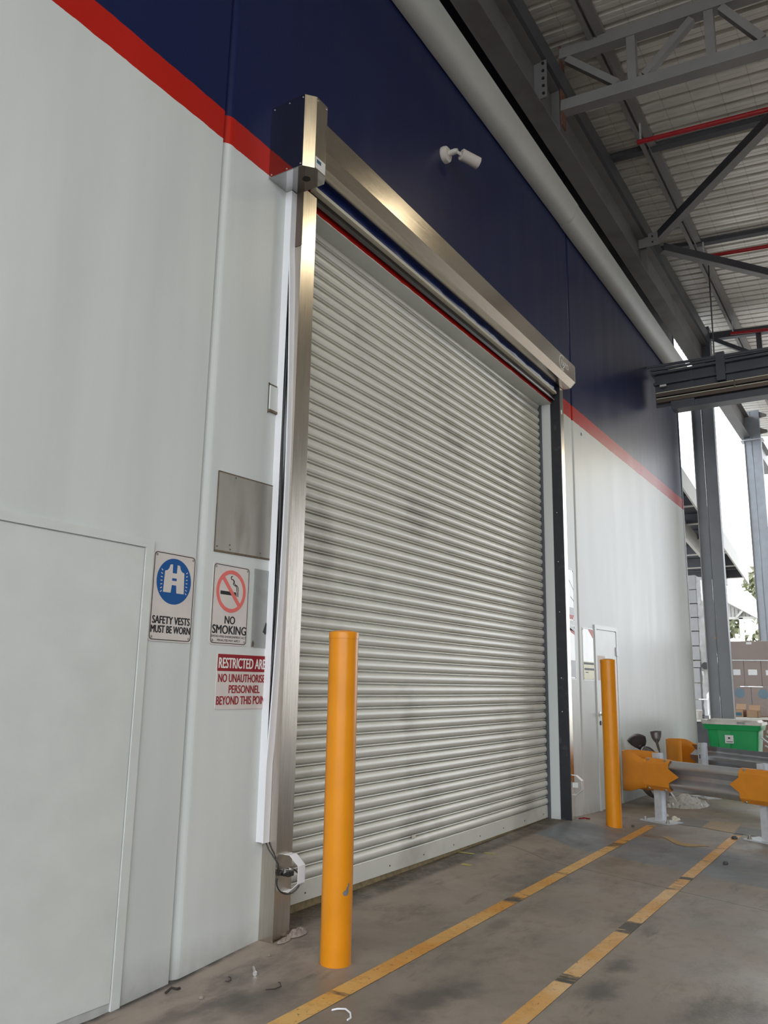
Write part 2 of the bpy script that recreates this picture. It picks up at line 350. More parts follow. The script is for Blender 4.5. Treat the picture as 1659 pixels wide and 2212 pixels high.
def obj(name, mb, m, parent=None, smooth=False, keep=None):
    bm = mb.bm; bmesh.ops.recalc_face_normals(bm, faces=bm.faces[:])
    me = bpy.data.meshes.new(name)
    if parent is not None:
        p = parent; off = Vector((0, 0, 0))
        while p is not None: off += p.location; p = p.parent
        bmesh.ops.translate(bm, verts=bm.verts[:], vec=-off)
    bm.to_mesh(me); bm.free()
    me.materials.append(M[m] if isinstance(m, str) else m)
    o = bpy.data.objects.new(name, me); C.objects.link(o)
    if parent is not None: o.parent = parent
    if smooth:
        for f in me.polygons: f.use_smooth = True
        if smooth != 'all':
            try: me.set_sharp_from_angle(angle=math.radians(35))
            except Exception: pass
    return o
def tag(o, label, cat, group=None, kind=None):
    o['label'] = label; o['category'] = cat
    if group: o['group'] = group
    if kind: o['kind'] = kind
    return o
def thing(name, label, cat, loc=(0, 0, 0), group=None):
    o = bpy.data.objects.new(name, None); C.objects.link(o); o.location = loc; o.empty_display_size = .1
    return tag(o, label, cat, group)
def struct(name, mb, m, parent=None, smooth=False):
    o = obj(name, mb, m, parent, smooth); o['kind'] = 'structure'; return o
def dup(root, loc, label, rot=None):
    r = root.copy(); C.objects.link(r); r.location = loc; r['label'] = label
    if rot is not None: r.rotation_euler = rot
    for ch in root.children:
        c = ch.copy(); C.objects.link(c); c.parent = r
        for g in ch.children:
            d = g.copy(); C.objects.link(d); d.parent = c
    return r

def text_part(name, txt, x0, x1, z0, z1, y, m, parent, bold=.0, map3=None):
    """flat lettering fitted to a box on a surface facing -y"""
    cu = bpy.data.curves.new('lettering', 'FONT'); cu.body = txt; cu.size = 1; cu.fill_mode = 'FRONT'; cu.resolution_u = 4
    to = bpy.data.objects.new('lettering_tmp', cu); C.objects.link(to)
    dg = bpy.context.evaluated_depsgraph_get(); me = bpy.data.meshes.new_from_object(to.evaluated_get(dg))
    bpy.data.objects.remove(to); bpy.data.curves.remove(cu)
    xs = [v.co.x for v in me.vertices]; ys = [v.co.y for v in me.vertices]
    a0, a1, b0, b1 = min(xs), max(xs), min(ys), max(ys)
    bm = bmesh.new(); bm.from_mesh(me); bpy.data.meshes.remove(me)
    for v in bm.verts:
        X = x0 + (v.co.x - a0) / (a1 - a0) * (x1 - x0); Z = z0 + (v.co.y - b0) / (b1 - b0) * (z1 - z0)
        v.co = Vector(map3(X, Z)) if map3 else Vector((X, y, Z))
    if bold:
        src = bm.copy(); hgt = z1 - z0
        for k, (dx, dz) in enumerate(((-1, 0), (1, 0), (0, .7), (0, -.7))):
            c2 = src.copy(); bmesh.ops.translate(c2, verts=c2.verts[:], vec=(dx * bold * hgt, -.00004 * (k + 1), dz * bold * hgt * .6))
            tm = bpy.data.meshes.new('tmp'); c2.to_mesh(tm); c2.free(); bm.from_mesh(tm); bpy.data.meshes.remove(tm)
        src.free()
    mb = MB(); mb.bm.free(); mb.bm = bm
    o = obj(name, mb, m, parent)
    return o

# ------------------------------------------------------------------ setting
FX = [(-40, 0), (2.2, -.03), (2.66, -.04), (3.09, -.02), (3.64, .018), (4.0, .035), (6, .045), (8.5, .067), (8.85, .05), (9.26, .024), (9.87, .0), (11.8, -.02), (15.2, 0), (90, 0)]
def fprof(x):
    for (a, za), (b, zb) in zip(FX, FX[1:]):
        if x <= b: return za + (zb - za) * (x - a) / (b - a)
    return 0
def fz(x, y):
    t = min(max((y + .6) / .5, 0), 1); return fprof(x) * t * t * (3 - 2 * t)
xs = [-14, -6, 0, 2.2] + [2.66 + .17 * i for i in range(0, 60)] + [13, 14, 15.2, 17, 20, 26]
ys = [-11, -8, -5, -3, -2, -1.2, -.8, -.6, -.55, -.5, -.45, -.4, -.35, -.3, -.25, -.2, -.15, -.1, -.05, 0, .1, .2, .3, .45]
struct('floor', MB().grid(xs, ys, lambda x, y: (x, y, fz(x, y))), 'floor')
struct('ground', MB().box(-60, 110, -70, 60, -.30, -.05), 'ground')

OX0, OX1, OZ = 3.86, 8.495, 4.580       # door opening
WT = .30
w = MB()
TOP = 8.62
def panel(a, b, bl=0, br=0):
    """one tilt-up wall panel; bl / br = radius of the rounded vertical edge on its left / right"""
    pts = [(a, WT)]
    pts += [(a + bl - bl * math.cos(PI / 2 * k / 8), bl - bl * math.sin(PI / 2 * k / 8)) for k in range(9)] if bl else [(a, 0)]
    pts += [(b - br + br * math.sin(PI / 2 * k / 8), br - br * math.cos(PI / 2 * k / 8)) for k in range(9)] if br else [(b, 0)]
    return pts + [(b, WT)]
G1, G2, WE = (3.092, 3.112), (9.150, 9.175), 15.13
w.prism(panel(-9, G1[0]), -.2, TOP, 'z')
w.prism(panel(G1[1], OX0, .06), -.2, TOP, 'z')
w.prism([(OX0, 0), (OX1, 0), (OX1, WT), (OX0, WT)], OZ, TOP, 'z')
w.prism(panel(OX1, G2[0]), -.2, TOP, 'z')
w.prism(panel(G2[1], WE, .05), -.2, TOP, 'z')
w.box(-9, WE, WT + .25, WT + .3, -.2, TOP)
wall = struct('wall_back', w, 'wall')
for i, g in enumerate((G1, G2)): struct('trim_%d' % (i + 2), MB().box(g[0], g[1] + .03, .045, .12, -.2, TOP), 'shadowgap')  # dark filler strips stand in for the shade deep in the panel joints
# steel angle on the free end of the wall
struct('trim_1', MB().prism([(WE - .05, -.006), (WE + .008, -.006), (WE + .008, WT), (WE, WT), (WE, -.001), (WE - .05, -.001)], 0.0, TOP, 'z'), 'wall')

# left flush door and right door
d1 = struct('door_1', MB().prism([(1.72, .0), (1.72, 2.101), (2.791, 2.101), (2.791, -.05), (2.741, -.05), (2.741, 2.059), (1.77, 2.059), (1.77, 0)], -.012, .02, 'y'), 'panel')
obj('door_leaf', MB().box(1.774, 2.737, -.006, .02, .0, 2.054, .002), 'panel', d1)
d2 = struct('door_2', MB().prism([(9.735, .0), (9.735, 2.150), (10.645, 2.165), (10.645, .0), (10.60, .0), (10.60, 2.115), (9.785, 2.10), (9.785, 0)], -.014, .02, 'y'), 'panel')
obj('door_leaf', MB().prism([(9.79, .01), (9.79, 2.09), (10.595, 2.104), (10.595, .01)], -.008, .02, 'y'), 'panel', d2)
hn = obj('handle', MB().lathe([(.030, 0), (.030, .006), (.012, .008), (.012, .04), (.026, .045), (.029, .06), (.022, .075), (0, .078)], (9.836, -.008, 1.09), (0, -1, 0), 20), 'bolt', d2, True)
obj('lock_cylinder', MB().lathe([(.026, 0), (.026, .012), (0, .013)], (9.836, -.008, .99), (0, -1, 0), 20), 'blackp', d2, True)
obj('hinge', MB().box(10.565, 10.63, -.024, -.008, 1.80, 1.912, .003), 'galvm', d2)
obj('notice', MB().box(9.79, 10.1, -.012, -.008, 1.489, 1.783), 'pink', d2)

struct('light_block_wall', MB().box(-3.5, 21.5, -13.2, -12.9, -.2, 7.42), 'oppo')  # unseen opposite wall, added to block side light and darken the reflections
# roof
SL = .08
def zr(y, c=8.5): return c + SL * y
r = MB(); prof = []
RX0, RX1, PT = -3.5, 24.4, .205
x = 6.959 - PT * 51
while x < RX1:
    prof += [(x, .046), (x + .045, .046), (x + .058, 0), (x + .120, 0), (x + .125, .005), (x + .130, 0), (x + PT - .013, 0)]
    x += PT
ysr = [.28, -13.5]
A = [[r.bm.verts.new((px, yy, zr(yy) + pz)) for px, pz in prof] for yy in ysr]
for i in range(len(prof) - 1): r.bm.faces.new([A[0][i], A[0][i + 1], A[1][i + 1], A[1][i]])
struct('ceiling', r, 'roof')

# ------------------------------------------------------------------ roller shutter
def botz(x):  # sagging bottom edge
    t = (x - 3.9) / (8.49 - 3.9); return .089 - .012 * t - .075 * t * (1 - t) * .55
sh = thing('roller_shutter', 'closed cream roller shutter of curved horizontal slats filling the doorway', 'roller shutter', (6.2, .165, .05))
PI_S = .0867; base = [(.010, 0), (-.003, -.003), (-.012, -.010), (-.019, -.022), (-.022, -.036), (-.020, -.050), (-.012, -.062), (.006, -.0685), (.009, -.0720), (-.010, -.0735), (-.012, -.0785), (-.009, -.0810), (.014, -.0822), (.014, -.0860)]
cm = MB(); sx_ = [3.80 + (8.478 - 3.80) * i / 16 for i in range(17)]
prof = []
k = 0; ztop = 4.70
nz_ = 52
for k in range(nz_):
    for (dy, dz) in base: prof.append((.165 + dy, ztop - k * PI_S + dz))
zend = ztop - nz_ * PI_S
bm = cm.bm
for a, b in zip(sx_, sx_[1:]): pass
def sag(x, z):
    t = max(0, 1 - z / 2.2); return (botz(x) - .085) * t
V = [[bm.verts.new((x, y, z + sag(x, z))) for (y, z) in prof] for x in sx_]
for i in range(len(sx_) - 1):
    for j in range(len(prof) - 1): bm.faces.new([V[i][j], V[i + 1][j], V[i + 1][j + 1], V[i][j + 1]])
obj('curtain', cm, 'shutter', sh, True)
bb = MB(); t0 = zend + .006
Vs = []
for x in sx_:
    zb = botz(x); zt = t0 + sag(x, t0)
    Vs.append([bb.bm.verts.new(p) for p in ((x, .150, zt), (x, .148, zb), (x, .185, zb), (x, .185, zt))])
for a, b in zip(Vs, Vs[1:]):
    for q in range(4): bb.bm.faces.new([a[q], a[(q + 1) % 4], b[(q + 1) % 4], b[q]])
bb.bm.faces.new(Vs[0]); bb.bm.faces.new(Vs[-1])
obj('bottom_bar', bb, 'shutter', sh)
for i in range(9):
    bx = 4.35 + i * .5; zz = botz(bx) + .045
    obj('rivet', MB().lathe([(.006, 0), (.005, .004), (0, .005)], (bx, .149, zz), (0, -1, 0), 8), 'edge', sh)
sl = MB(); Vs = []
for x in sx_:
    zb = botz(x); f0 = fz(x, .17) - .02
    Vs.append([sl.bm.verts.new(p) for p in ((x, .156, zb), (x, .150, f0), (x, .19, f0), (x, .19, zb))])
for a, b in zip(Vs, Vs[1:]):
    for q in range(4): sl.bm.faces.new([a[q], a[(q + 1) % 4], b[(q + 1) % 4], b[q]])
sl.bm.faces.new(Vs[0]); sl.bm.faces.new(Vs[-1])
so = obj('bottom_seal', sl, 'grime', sh); so['label'] = 'grimy yellow rubber seal'
obj('guide_rail', MB().prism([(8.494, .12), (8.470, .12), (8.470, .14), (8.482, .14), (8.482, .20), (8.494, .20)], .03, 4.575, 'z'), 'beamd', sh)
# torn labels / scrapes on the slats
obj('torn_sticker', MB().box(5.66, 5.72, .1455, .1475, .262, .288), 'paper', sh)

# ------------------------------------------------------------------ rapid door frame
rd = thing('rapid_door', 'stainless steel fast door frame with motor box and long header over the shutter', 'door frame', (6.2, -.05, .05))
def jamb(x0, x1, z0, z1):
    mb = MB(); mb.box(x0, x1, -.102, 0, z0, z1, .003); return mb
lj = obj('side_column', jamb(3.741, 3.888, .02, 4.60), 'steel', rd)
# folded return lip down the front-left edge
obj('edge_lip', MB().box(3.7385, 3.7415, -.106, -.098, .04, 4.18), 'steelh', lj)
obj('upper_cover', MB().box(3.737, 3.741, -.106, -.05, 4.18, 4.567), 'brown', lj)
rj = obj('side_column', jamb(8.502, 8.603, .055, 4.80), 'steel', rd)
obj('guide_strip', MB().box(8.484, 8.502, -.104, .012, .06, 4.83, .003), 'black', rd)['label'] = 'black rubber guide strip'
obj('guide_strip', MB().box(3.888, 3.90, -.09, .0, .05, 4.58), 'black', rd)
for zq in (1.15, 1.5, 2.2, 2.75, 3.3):
    obj('guide_bolt', MB().lathe([(.006, 0), (.005, .004), (0, .005)], (8.484, -.035, zq), (-1, 0, 0), 8), 'bolt', rd)
obj('white_tag', MB().box(8.520, 8.548, -.106, -.1025, 4.45, 4.50), 'label', rj)
# header cover
hc = obj('header_cover', MB().prism([(-.012, 5.025), (-.250, 5.025), (-.250, 4.830), (-.190, 4.772), (-.108, 4.768), (-.108, 4.785), (-.185, 4.788), (-.235, 4.838), (-.235, 5.01), (-.012, 5.01)], 3.74, 8.607, 'x'), 'steelh', rd)
obj('end_cap', MB().prism([(-.012, 5.027), (-.252, 5.027), (-.252, 4.829), (-.191, 4.770), (-.012, 4.770)], 8.607, 8.613, 'x'), 'steelh', hc)
# ring and word on the header
rg = MB()
cx, cz, R0 = 8.19, 4.925, .088
ang = [math.radians(55 + 250 * i / 30) for i in range(31)]
for a0, a1 in zip(ang, ang[1:]):
    p = [(cx + r_ * 1.0 * math.cos(a), cz + r_ * math.sin(a)) for r_, a in ((R0, a0), (R0, a1), (R0 - .010, a1), (R0 - .010, a0))]
    rg.prism(p, -.2512, -.2502, 'y')
ang = [math.radians(-80 + 65 * i / 8) for i in range(9)]
for a0, a1 in zip(ang, ang[1:]):
    p = [(cx + r_ * math.cos(a), cz + r_ * math.sin(a)) for r_, a in ((R0 - .02, a0), (R0 - .02, a1), (R0 - .030, a1), (R0 - .030, a0))]
    rg.prism(p, -.2512, -.2502, 'y')
obj('ring_logo', rg, 'label', hc)
text_part('lettering', 'RAPID', 8.165, 8.395, 4.895, 4.955, -.2512, 'label', hc, .03)
# curtain roll and bottom bar of the fabric door
obj('curtain_roll', MB().lathe([(.0, 0), (.062, 0), (.062, 4.58), (0, 4.58)], (3.90, -.075, 4.845), (1, 0, 0), 32), 'blue', rd, True)['label'] = 'dark blue rolled fabric'
cu = MB()
xs2 = [3.90 + i * .085 for i in range(55)]
random.seed(3)
V = []
for i, x in enumerate(xs2):
    wv = .004 * math.sin(i * .9) + .003 * math.sin(i * 2.3 + 1)
    V.append([cu.bm.verts.new((x, -.062 + wv * q, z)) for q, z in ((0, 4.85), (.6, 4.80), (1.4, 4.755), (.4, 4.703))])
for a, b in zip(V, V[1:]):
    for q in range(3): cu.bm.faces.new([a[q], a[q + 1], b[q + 1], b[q]])
cuo = obj('fabric_curtain', cu, 'blue', rd, True); sm = cuo.modifiers.new('thickness', 'SOLIDIFY'); sm.thickness = .003
obj('bottom_bar', MB().prism([(-.03, 4.706), (-.076, 4.706), (-.078, 4.677), (-.03, 4.677)], 3.905, 8.465, 'x'), 'cream', rd)['label'] = 'cream aluminium bottom bar'
obj('bar_seal', MB().prism([(-.027, 4.678), (-.036, 4.678), (-.040, 4.635), (-.034, 4.610), (-.027, 4.612)], 3.905, 8.478, 'x'), 'blackp', rd)['label'] = 'black rubber loop seal'
obj('seal_trim', MB().box(7.2, 8.478, -.044, -.040, 4.613, 4.619), 'galvm', rd)
# motor housing (chamfered box)
ZB, ZT = 4.567, 5.071
plan = [(3.513, 0), (3.513, -.270), (3.572, -.320), (3.686, -.320), (3.742, -.270), (3.742, 0)]
mh = MB()
A = [mh.bm.verts.new((*p, ZB)) for p in plan]; B = [mh.bm.verts.new((*p, ZT)) for p in plan]
for i in range(1, 5): mh.bm.faces.new([A[i], A[(i + 1) % 6], B[(i + 1) % 6], B[i]])
mh.bm.faces.new(A); mh.bm.faces.new(B); mh.bm.faces.new([A[5], A[0], B[0], B[5]])
mho = obj('motor_housing', mh, 'steel', rd)
obj('side_cover', MB().box(3.509, 3.513, -.270, -.001, ZB - .001, ZT + .001), 'mirror', mho)['label'] = 'mirror polished side plate'
obj('underside', MB().prism([(p[0], p[1]) for p in plan], ZB - .003, ZB, 'z'), 'mirror', mho)
obj('cable_hole', MB().lathe([(.0, 0), (.026, 0), (.026, .002), (0, .002)], (3.637, -.205, ZB - .0052), (0, 0, 1), 24), 'blackp', mho)
for yy in (-.255, -.145, -.022):
    for zz in (ZB + .016, ZT - .016):
        obj('screw', MB().lathe([(.006, 0), (.005, .003), (0, .004)], (3.509, yy, zz), (-1, 0, 0), 10), 'bolt', mho)
for xx in (3.583, 3.675):
    obj('screw', MB().lathe([(.006, 0), (.005, .003), (0, .004)], (xx, -.320, ZT - .02), (0, -1, 0), 10), 'bolt', mho)
st = obj('sticker', MB().box(3.580, 3.680, -.3215, -.320, ZB + .006, ZB + .085), 'label', mho)
obj('sticker_print', MB().box(3.590, 3.635, -.3222, -.3215, ZB + .045, ZB + .07), 'teal', st)

# ------------------------------------------------------------------ cable trunking with a sprung lid
tk = thing('cable_trunking', 'tall white plastic cable duct with a bowed lid beside the stainless column', 'cable trunking', (3.715, -.03, .54))
tx0, tx1, tz0, tz1 = 3.686, 3.738, .54, 4.563
ch = MB(); ch.box(tx0, tx1, -.003, 0, tz0, tz1); ch.box(tx0, tx0 + .003, -.05, -.003, tz0, tz1); ch.box(tx1 - .003, tx1, -.05, -.003, tz0, tz1); ch.box(tx0 + .003, tx1 - .003, -.05, -.003, tz0, tz0 + .003)
obj('channel', ch, 'white', tk)
ld = MB(); V = []
N = 48
for i in range(N + 1):
    z = tz0 - .003 + (tz1 - tz0) * i / N
    t = min(1, max(0, (z - .95) / (4.15 - .95)))
    bow = .036 * math.sin(PI * t) ** .8 if 0 < t < 1 else 0
    sl_ = .016 * math.sin(PI * t) if 0 < t < 1 else 0
    a, b = tx0 - .001 + sl_, tx1 + .001 + sl_
    V.append([ld.bm.verts.new(p) for p in ((a, -.044 - bow, z), (a, -.053 - bow, z), (b, -.053 - bow, z), (b, -.044 - bow, z), (b - .003, -.044 - bow, z), (b - .003, -.050 - bow, z), (a + .003, -.050 - bow, z), (a + .003, -.044 - bow, z))])
for a, b in zip(V, V[1:]):
    for q in range(8): ld.bm.faces.new([a[q], a[(q + 1) % 8], b[(q + 1) % 8], b[q]])
ld.bm.faces.new(V[0]); ld.bm.faces.new(V[-1])
obj('lid', ld, 'white', tk)
for q in range(3):
    pts = [(tx0 + .014 + .012 * q + .004 * math.sin(i * .7 + q * 2), -.02 - (.038 * math.sin(PI * min(1, max(0, (z - .95) / 3.2))) if q != 1 else .012 * math.sin(PI * min(1, max(0, (z - .95) / 3.2)))) - .006 * math.sin(i * .5 + q), z) for i, z in enumerate([.56 + 3.98 * k / 40 for k in range(41)])]
    obj('cable', MB().tube(pts, .006, 8), 'blackp', tk, True)
# ------------------------------------------------------------------ light-beam sensor guards
def hoop(x0, x1, z, dep=.1):
    """bent half-octagon strap standing off the column face at y = -.102"""
    prof = [(-.102, z + .098), (-.140, z + .098), (-.204, z + .046), (-.204, z - .046), (-.140, z - .098), (-.102, z - .098)]
    return MB().strip(prof, x0, x1, .003, 'x')
s1 = thing('sensor_guard', 'white strap guard over a beam sensor at the foot of the nearer column', 'sensor guard', (3.85, -.102, .37))
obj('guard_strap', hoop(3.815, 3.878, .37), 'white', s1)
obj('sensor', MB().box(3.800, 3.85, -.15, -.104, .355, .385, .004), 'blackp', s1)
obj('mounting_nut', MB().lathe([(.016, 0), (.016, .03), (.010, .032), (.010, .05), (0, .05)], (3.775, -.135, .392), (1, 0, 0), 6), 'bolt', s1)
obj('mounting_nut', MB().lathe([(.012, 0), (.012, .02), (0, .02)], (3.808, -.15, .40), (0, -1, 0), 6), 'bolt', s1)
loop = [(3.725, -.03, .55), (3.728, -.06, .50), (3.732, -.104, .455), (3.745, -.118, .43)]
for i in range(22):
    a = math.radians(150 - i * 16.5)
    loop.append((3.80 + .052 * math.cos(a) , -.150 - .045 * math.cos(a) * .9, .335 + .066 * math.sin(a)))
obj('cable', MB().tube(loop, .0042, 8), 'blackp', s1, True)
s2 = thing('sensor_guard', 'white strap guard over a beam sensor at the foot of the far column', 'sensor guard', (8.56, -.102, .41))
obj('guard_strap', hoop(8.535, 8.595, .41), 'white', s2)
obj('sensor', MB().box(8.53, 8.575, -.165, -.104, .385, .435, .004), 'label', s2)

# ------------------------------------------------------------------ bollards
def bollard(x, y, label, H=1.70):
    t = thing('bollard', label, 'bollard', (x, y, fz(x, y)), 'yellow bollards guarding the doorway')
    z = fz(x, y)
    obj('post', MB().lathe([(.0, -.02), (.081, -.02), (.081, H - .048), (.0, H - .048)], (x, y, z), seg=56), 'yellow', t, True)
    obj('cap', MB().lathe([(.0, H - .048), (.0835, H - .048), (.0835, H - .017), (.081, H - .012), (.045, H - .002), (.02, H), (0, H)], (x, y, z), seg=56), 'yellow', t, True)
    return t
b1 = bollard(3.745, -.52, 'yellow steel bollard nearest the camera, in front of the roller shutter')
b2 = bollard(8.765, -.455, 'farther yellow steel bollard at the end of the guard rail')
# chipped paint on the near bollard
ch = MB()
for (az, zz, wv, hv) in ((-112, .352, .030, .026), (-104, .365, .016, .036), (-99, .388, .010, .022)):
    pts = []
    n = 7
    a = math.radians(az)
    vs = [(a + (wv * .5 / .081) * math.cos(2 * PI * k / n + .3) * (1 + .25 * (k % 2)), zz + hv * .5 * math.sin(2 * PI * k / n + .3) * (1 + .2 * ((k + 1) % 2))) for k in range(n)]
    inn = [ch.bm.verts.new((3.745 + .0815 * math.cos(q), -.52 + .0815 * math.sin(q), zq)) for q, zq in vs]
    out = [ch.bm.verts.new((3.745 + .0822 * math.cos(q), -.52 + .0822 * math.sin(q), zq)) for q, zq in vs]
    ch.bm.faces.new(out); ch.bm.faces.new(inn[::-1])
    for k in range(n): ch.bm.faces.new([inn[k], inn[(k + 1) % n], out[(k + 1) % n], out[k]])
obj('chipped_patch', ch, 'chip', b1)['label'] = 'bare grey chip in the paint'

# ------------------------------------------------------------------ signs on the wall
SY = -.0
def sign_plate(name, x0, x1, z0, z1, label, m='sign', r=.018, border=True, th=.004, cat='sign', screws=True, y=0):
    t = thing(name, label, cat, ((x0 + x1) / 2, y, z0))
    obj('plate', MB().prism(rrect(x0, x1, z0, z1, r), y - th, y, 'y'), m, t)
    if border:
        g = .007
        obj('printed_border', MB().ringprism(rrect(x0 + g, x1 - g, z0 + g, z1 - g, r), rrect(x0 + g + .004, x1 - g - .004, z0 + g + .004, z1 - g - .004, r - .003), y - th - .0006, y - th, 'y'), 'signk', t)
    if screws:
        for sx in (x0 + .022, x1 - .022):
            for sz in (z0 + .022, z1 - .022):
                obj('screw', MB().lathe([(.007, 0), (.006, .003), (0, .004)], (sx, y - th, sz), (0, -1, 0), 10), 'plate', t)
    return t
# 1 safety vests
x0, x1, z0, z1 = 2.798, 3.092, 1.602, 2.058
W_, H_ = x1 - x0, z1 - z0
v = sign_plate('safety_sign', x0, x1, z0, z1, 'safety vest sign with a white vest in a blue disc')
dcx, dcz, dr = x0 + .50 * W_, z1 - .325 * H_, .118
obj('blue_disc', MB().prism(circ(dcx, dcz, dr, n=56), -.0048, -.004, 'y'), 'signb', v)
vest = [(-.275, .72), (-.135, .74), (-.125, .36), (.125, .36), (.135, .74), (.275, .72), (.33, .56), (.42, .46), (.56, .42), (.60, -.5), (.17, -.5), (.13, -.16), (-.13, -.16), (-.17, -.5), (-.60, -.5), (-.56, .42), (-.42, .46), (-.33, .56)]
vs = MB().prism([(dcx + a * dr, dcz + b * dr) for a, b in vest], -.0054, -.0048, 'y')
obj('vest_symbol', vs, 'sign', v)
obj('vest_opening', MB().prism([(dcx + a * dr, dcz + b * dr) for a, b in ((-.13, .03), (.13, .03), (.13, .14), (-.13, .14))], -.0058, -.0054, 'y'), 'signb', v)
for sgn in (-1, 1):
    for k in range(7):
        px, pz = sgn * .68, .42 - k * .145
        l = .10; dx, dz = math.cos(math.radians(34 - k * 12)) * l * sgn, math.sin(math.radians(34 - k * 12)) * l
        n_ = Vector((-dz, dx)).normalized() * .018
        p = [(px + n_.x, pz + n_.y), (px + dx + n_.x, pz + dz + n_.y), (px + dx - n_.x, pz + dz - n_.y), (px - n_.x, pz - n_.y)]
        obj('shine_mark', MB().prism([(dcx + a_ * dr, dcz + b_ * dr) for a_, b_ in p], -.0054, -.0048, 'y'), 'sign', v)
text_part('lettering', 'SAFETY VESTS', x0 + .07 * W_, x1 - .07 * W_, z1 - .805 * H_, z1 - .722 * H_, -.0046, 'signk', v, .05)
text_part('lettering', 'MUST BE WORN', x0 + .05 * W_, x1 - .05 * W_, z1 - .905 * H_, z1 - .825 * H_, -.0046, 'signk', v, .05)
# 2 no smoking
x0, x1, z0, z1 = 3.224, 3.522, 1.606, 2.052
W_, H_ = x1 - x0, z1 - z0
v = sign_plate('no_smoking_sign', x0, x1, z0, z1, 'no smoking sign with a pale red ring and barred cigarette')
ccx, ccz, R0, R1 = x0 + .50 * W_, z1 - .335 * H_, .118, .097
obj('cigarette_symbol', (lambda mb: (mb.box(ccx - .085, ccx + .04, -.0048, -.004, ccz - .022, ccz - .002), mb.box(ccx + .046, ccx + .05, -.0048, -.004, ccz - .026, ccz + .002), mb.box(ccx + .055, ccx + .059, -.0048, -.004, ccz - .026, ccz + .002), mb)[-1])(MB()), 'signk', v)
sk = MB()
for off in (0, .012):
    c = [(.045 + off, .004), (.044 + off, .022), (.036 + off, .034), (.022 + off, .036 + off * .2), (.012 + off * .6, .042 + off * .5), (.018 + off * .3, .054 + off * .3), (.012 + off * .2, .066), (-.004, .068), (-.006, .078 + off * .2), (.004, .086)]
    pp = []
    for (a, b), (a2, b2) in zip(c, c[1:]):
        d = Vector((a2 - a, b2 - b)); n_ = Vector((-d.y, d.x)).normalized() * .0022
        d = d.normalized() * .001
        sk.prism([(ccx + a + n_.x - d.x, ccz + b + n_.y - d.y), (ccx + a2 + n_.x + d.x, ccz + b2 + n_.y + d.y), (ccx + a2 - n_.x + d.x, ccz + b2 - n_.y + d.y), (ccx + a - n_.x - d.x, ccz + b - n_.y - d.y)], -.0048, -.004, 'y')
obj('smoke_symbol', sk, 'signk', v)
rn = MB().ringprism(circ(ccx, ccz, R0, n=56), circ(ccx, ccz, R1, n=56), -.0056, -.004, 'y')
a = math.radians(-47); dxy = Vector((math.cos(a), math.sin(a))); n_ = Vector((-dxy.y, dxy.x)) * .0115; e = R1 + .004
rn.prism([(ccx - dxy.x * e + n_.x, ccz - dxy.y * e + n_.y), (ccx + dxy.x * e + n_.x, ccz + dxy.y * e + n_.y), (ccx + dxy.x * e - n_.x, ccz + dxy.y * e - n_.y), (ccx - dxy.x * e - n_.x, ccz - dxy.y * e - n_.y)], -.0055, -.004, 'y')
obj('prohibition_ring', rn, 'signr', v)
text_part('lettering', 'NO', x0 + .37 * W_, x0 + .64 * W_, z1 - .74 * H_, z1 - .645 * H_, -.0046, 'signk', v, .05)
text_part('lettering', 'SMOKING', x0 + .06 * W_, x1 - .04 * W_, z1 - .865 * H_, z1 - .762 * H_, -.0046, 'signk', v, .05)
text_part('lettering', 'SMOKE-FREE ENVIRONMENT ACT', x0 + .04 * W_, x1 - .04 * W_, z1 - .912 * H_, z1 - .885 * H_, -.0046, 'signk', v, .02)
text_part('lettering', 'PENALTIES MAY APPLY', x0 + .20 * W_, x1 - .19 * W_, z1 - .958 * H_, z1 - .931 * H_, -.0046, 'signk', v, .02)
# 3 restricted area
x0, x1, z0, z1 = 3.296, 3.736, 1.262, 1.560
v = sign_plate('restricted_area_sign', x0, x1, z0, z1, 'restricted area sign with a dark red top band, partly behind the duct', r=.012, border=False, screws=False)
obj('red_band', MB().box(x0 + .002, x1 - .002, -.0046, -.004, z1 - .094, z1 - .003), 'signd', v)
text_part('lettering', 'RESTRICTED AREA', x0 + .012, x1 - .01, z1 - .078, z1 - .022, -.005, 'signw', v, .03)
text_part('lettering', 'NO UNAUTHORISED', x0 + .014, x1 - .012, z1 - .153, z1 - .109, -.0046, 'signd', v, .042)
text_part('lettering', 'PERSONNEL', x0 + .10, x1 - .085, z1 - .212, z1 - .169, -.0046, 'signd', v, .042)
text_part('lettering', 'BEYOND THIS POINT', x0 + .008, x1 - .008, z1 - .273, z1 - .228, -.0046, 'signd', v, .042)
# blank plates
pl = thing('metal_plate', 'large blank stained metal plate above the no smoking sign', 'metal plate', (3.47, 0, 2.11), 'blank metal plates')
obj('plate', MB().prism([(3.221, 2.112), (3.735, 2.128), (3.735, 2.578), (3.224, 2.566)], -.004, 0, 'y'), 'plate', pl)
ed = MB()
ed.prism([(3.219, 2.108), (3.735, 2.122), (3.735, 2.132), (3.221, 2.120)], -.0046, -.0004, 'y'); ed.prism([(3.221, 2.560), (3.735, 2.573), (3.735, 2.580), (3.223, 2.568)], -.0046, -.0004, 'y'); ed.box(3.219, 3.2245, -.0046, -.0004, 2.112, 2.566)
obj('grimy_edge', ed, 'edge', pl)
for (px, pz) in ((3.24, 2.14), (3.34, 2.16), (3.345, 2.135), (3.36, 2.553), (3.60, 2.15)):
    obj('rivet', MB().lathe([(.005, 0), (.004, .003), (0, .004)], (px, -.004, pz), (0, -1, 0), 8), 'edge', pl)
pl2 = thing('metal_plate', 'narrow blank grey metal plate between no smoking sign and white duct', 'metal plate', (3.63, 0, 1.604), 'blank metal plates')
obj('plate', MB().prism(rrect(3.560, 3.735, 1.604, 2.056, .006), -.004, 0, 'y'), 'plate2', pl2)
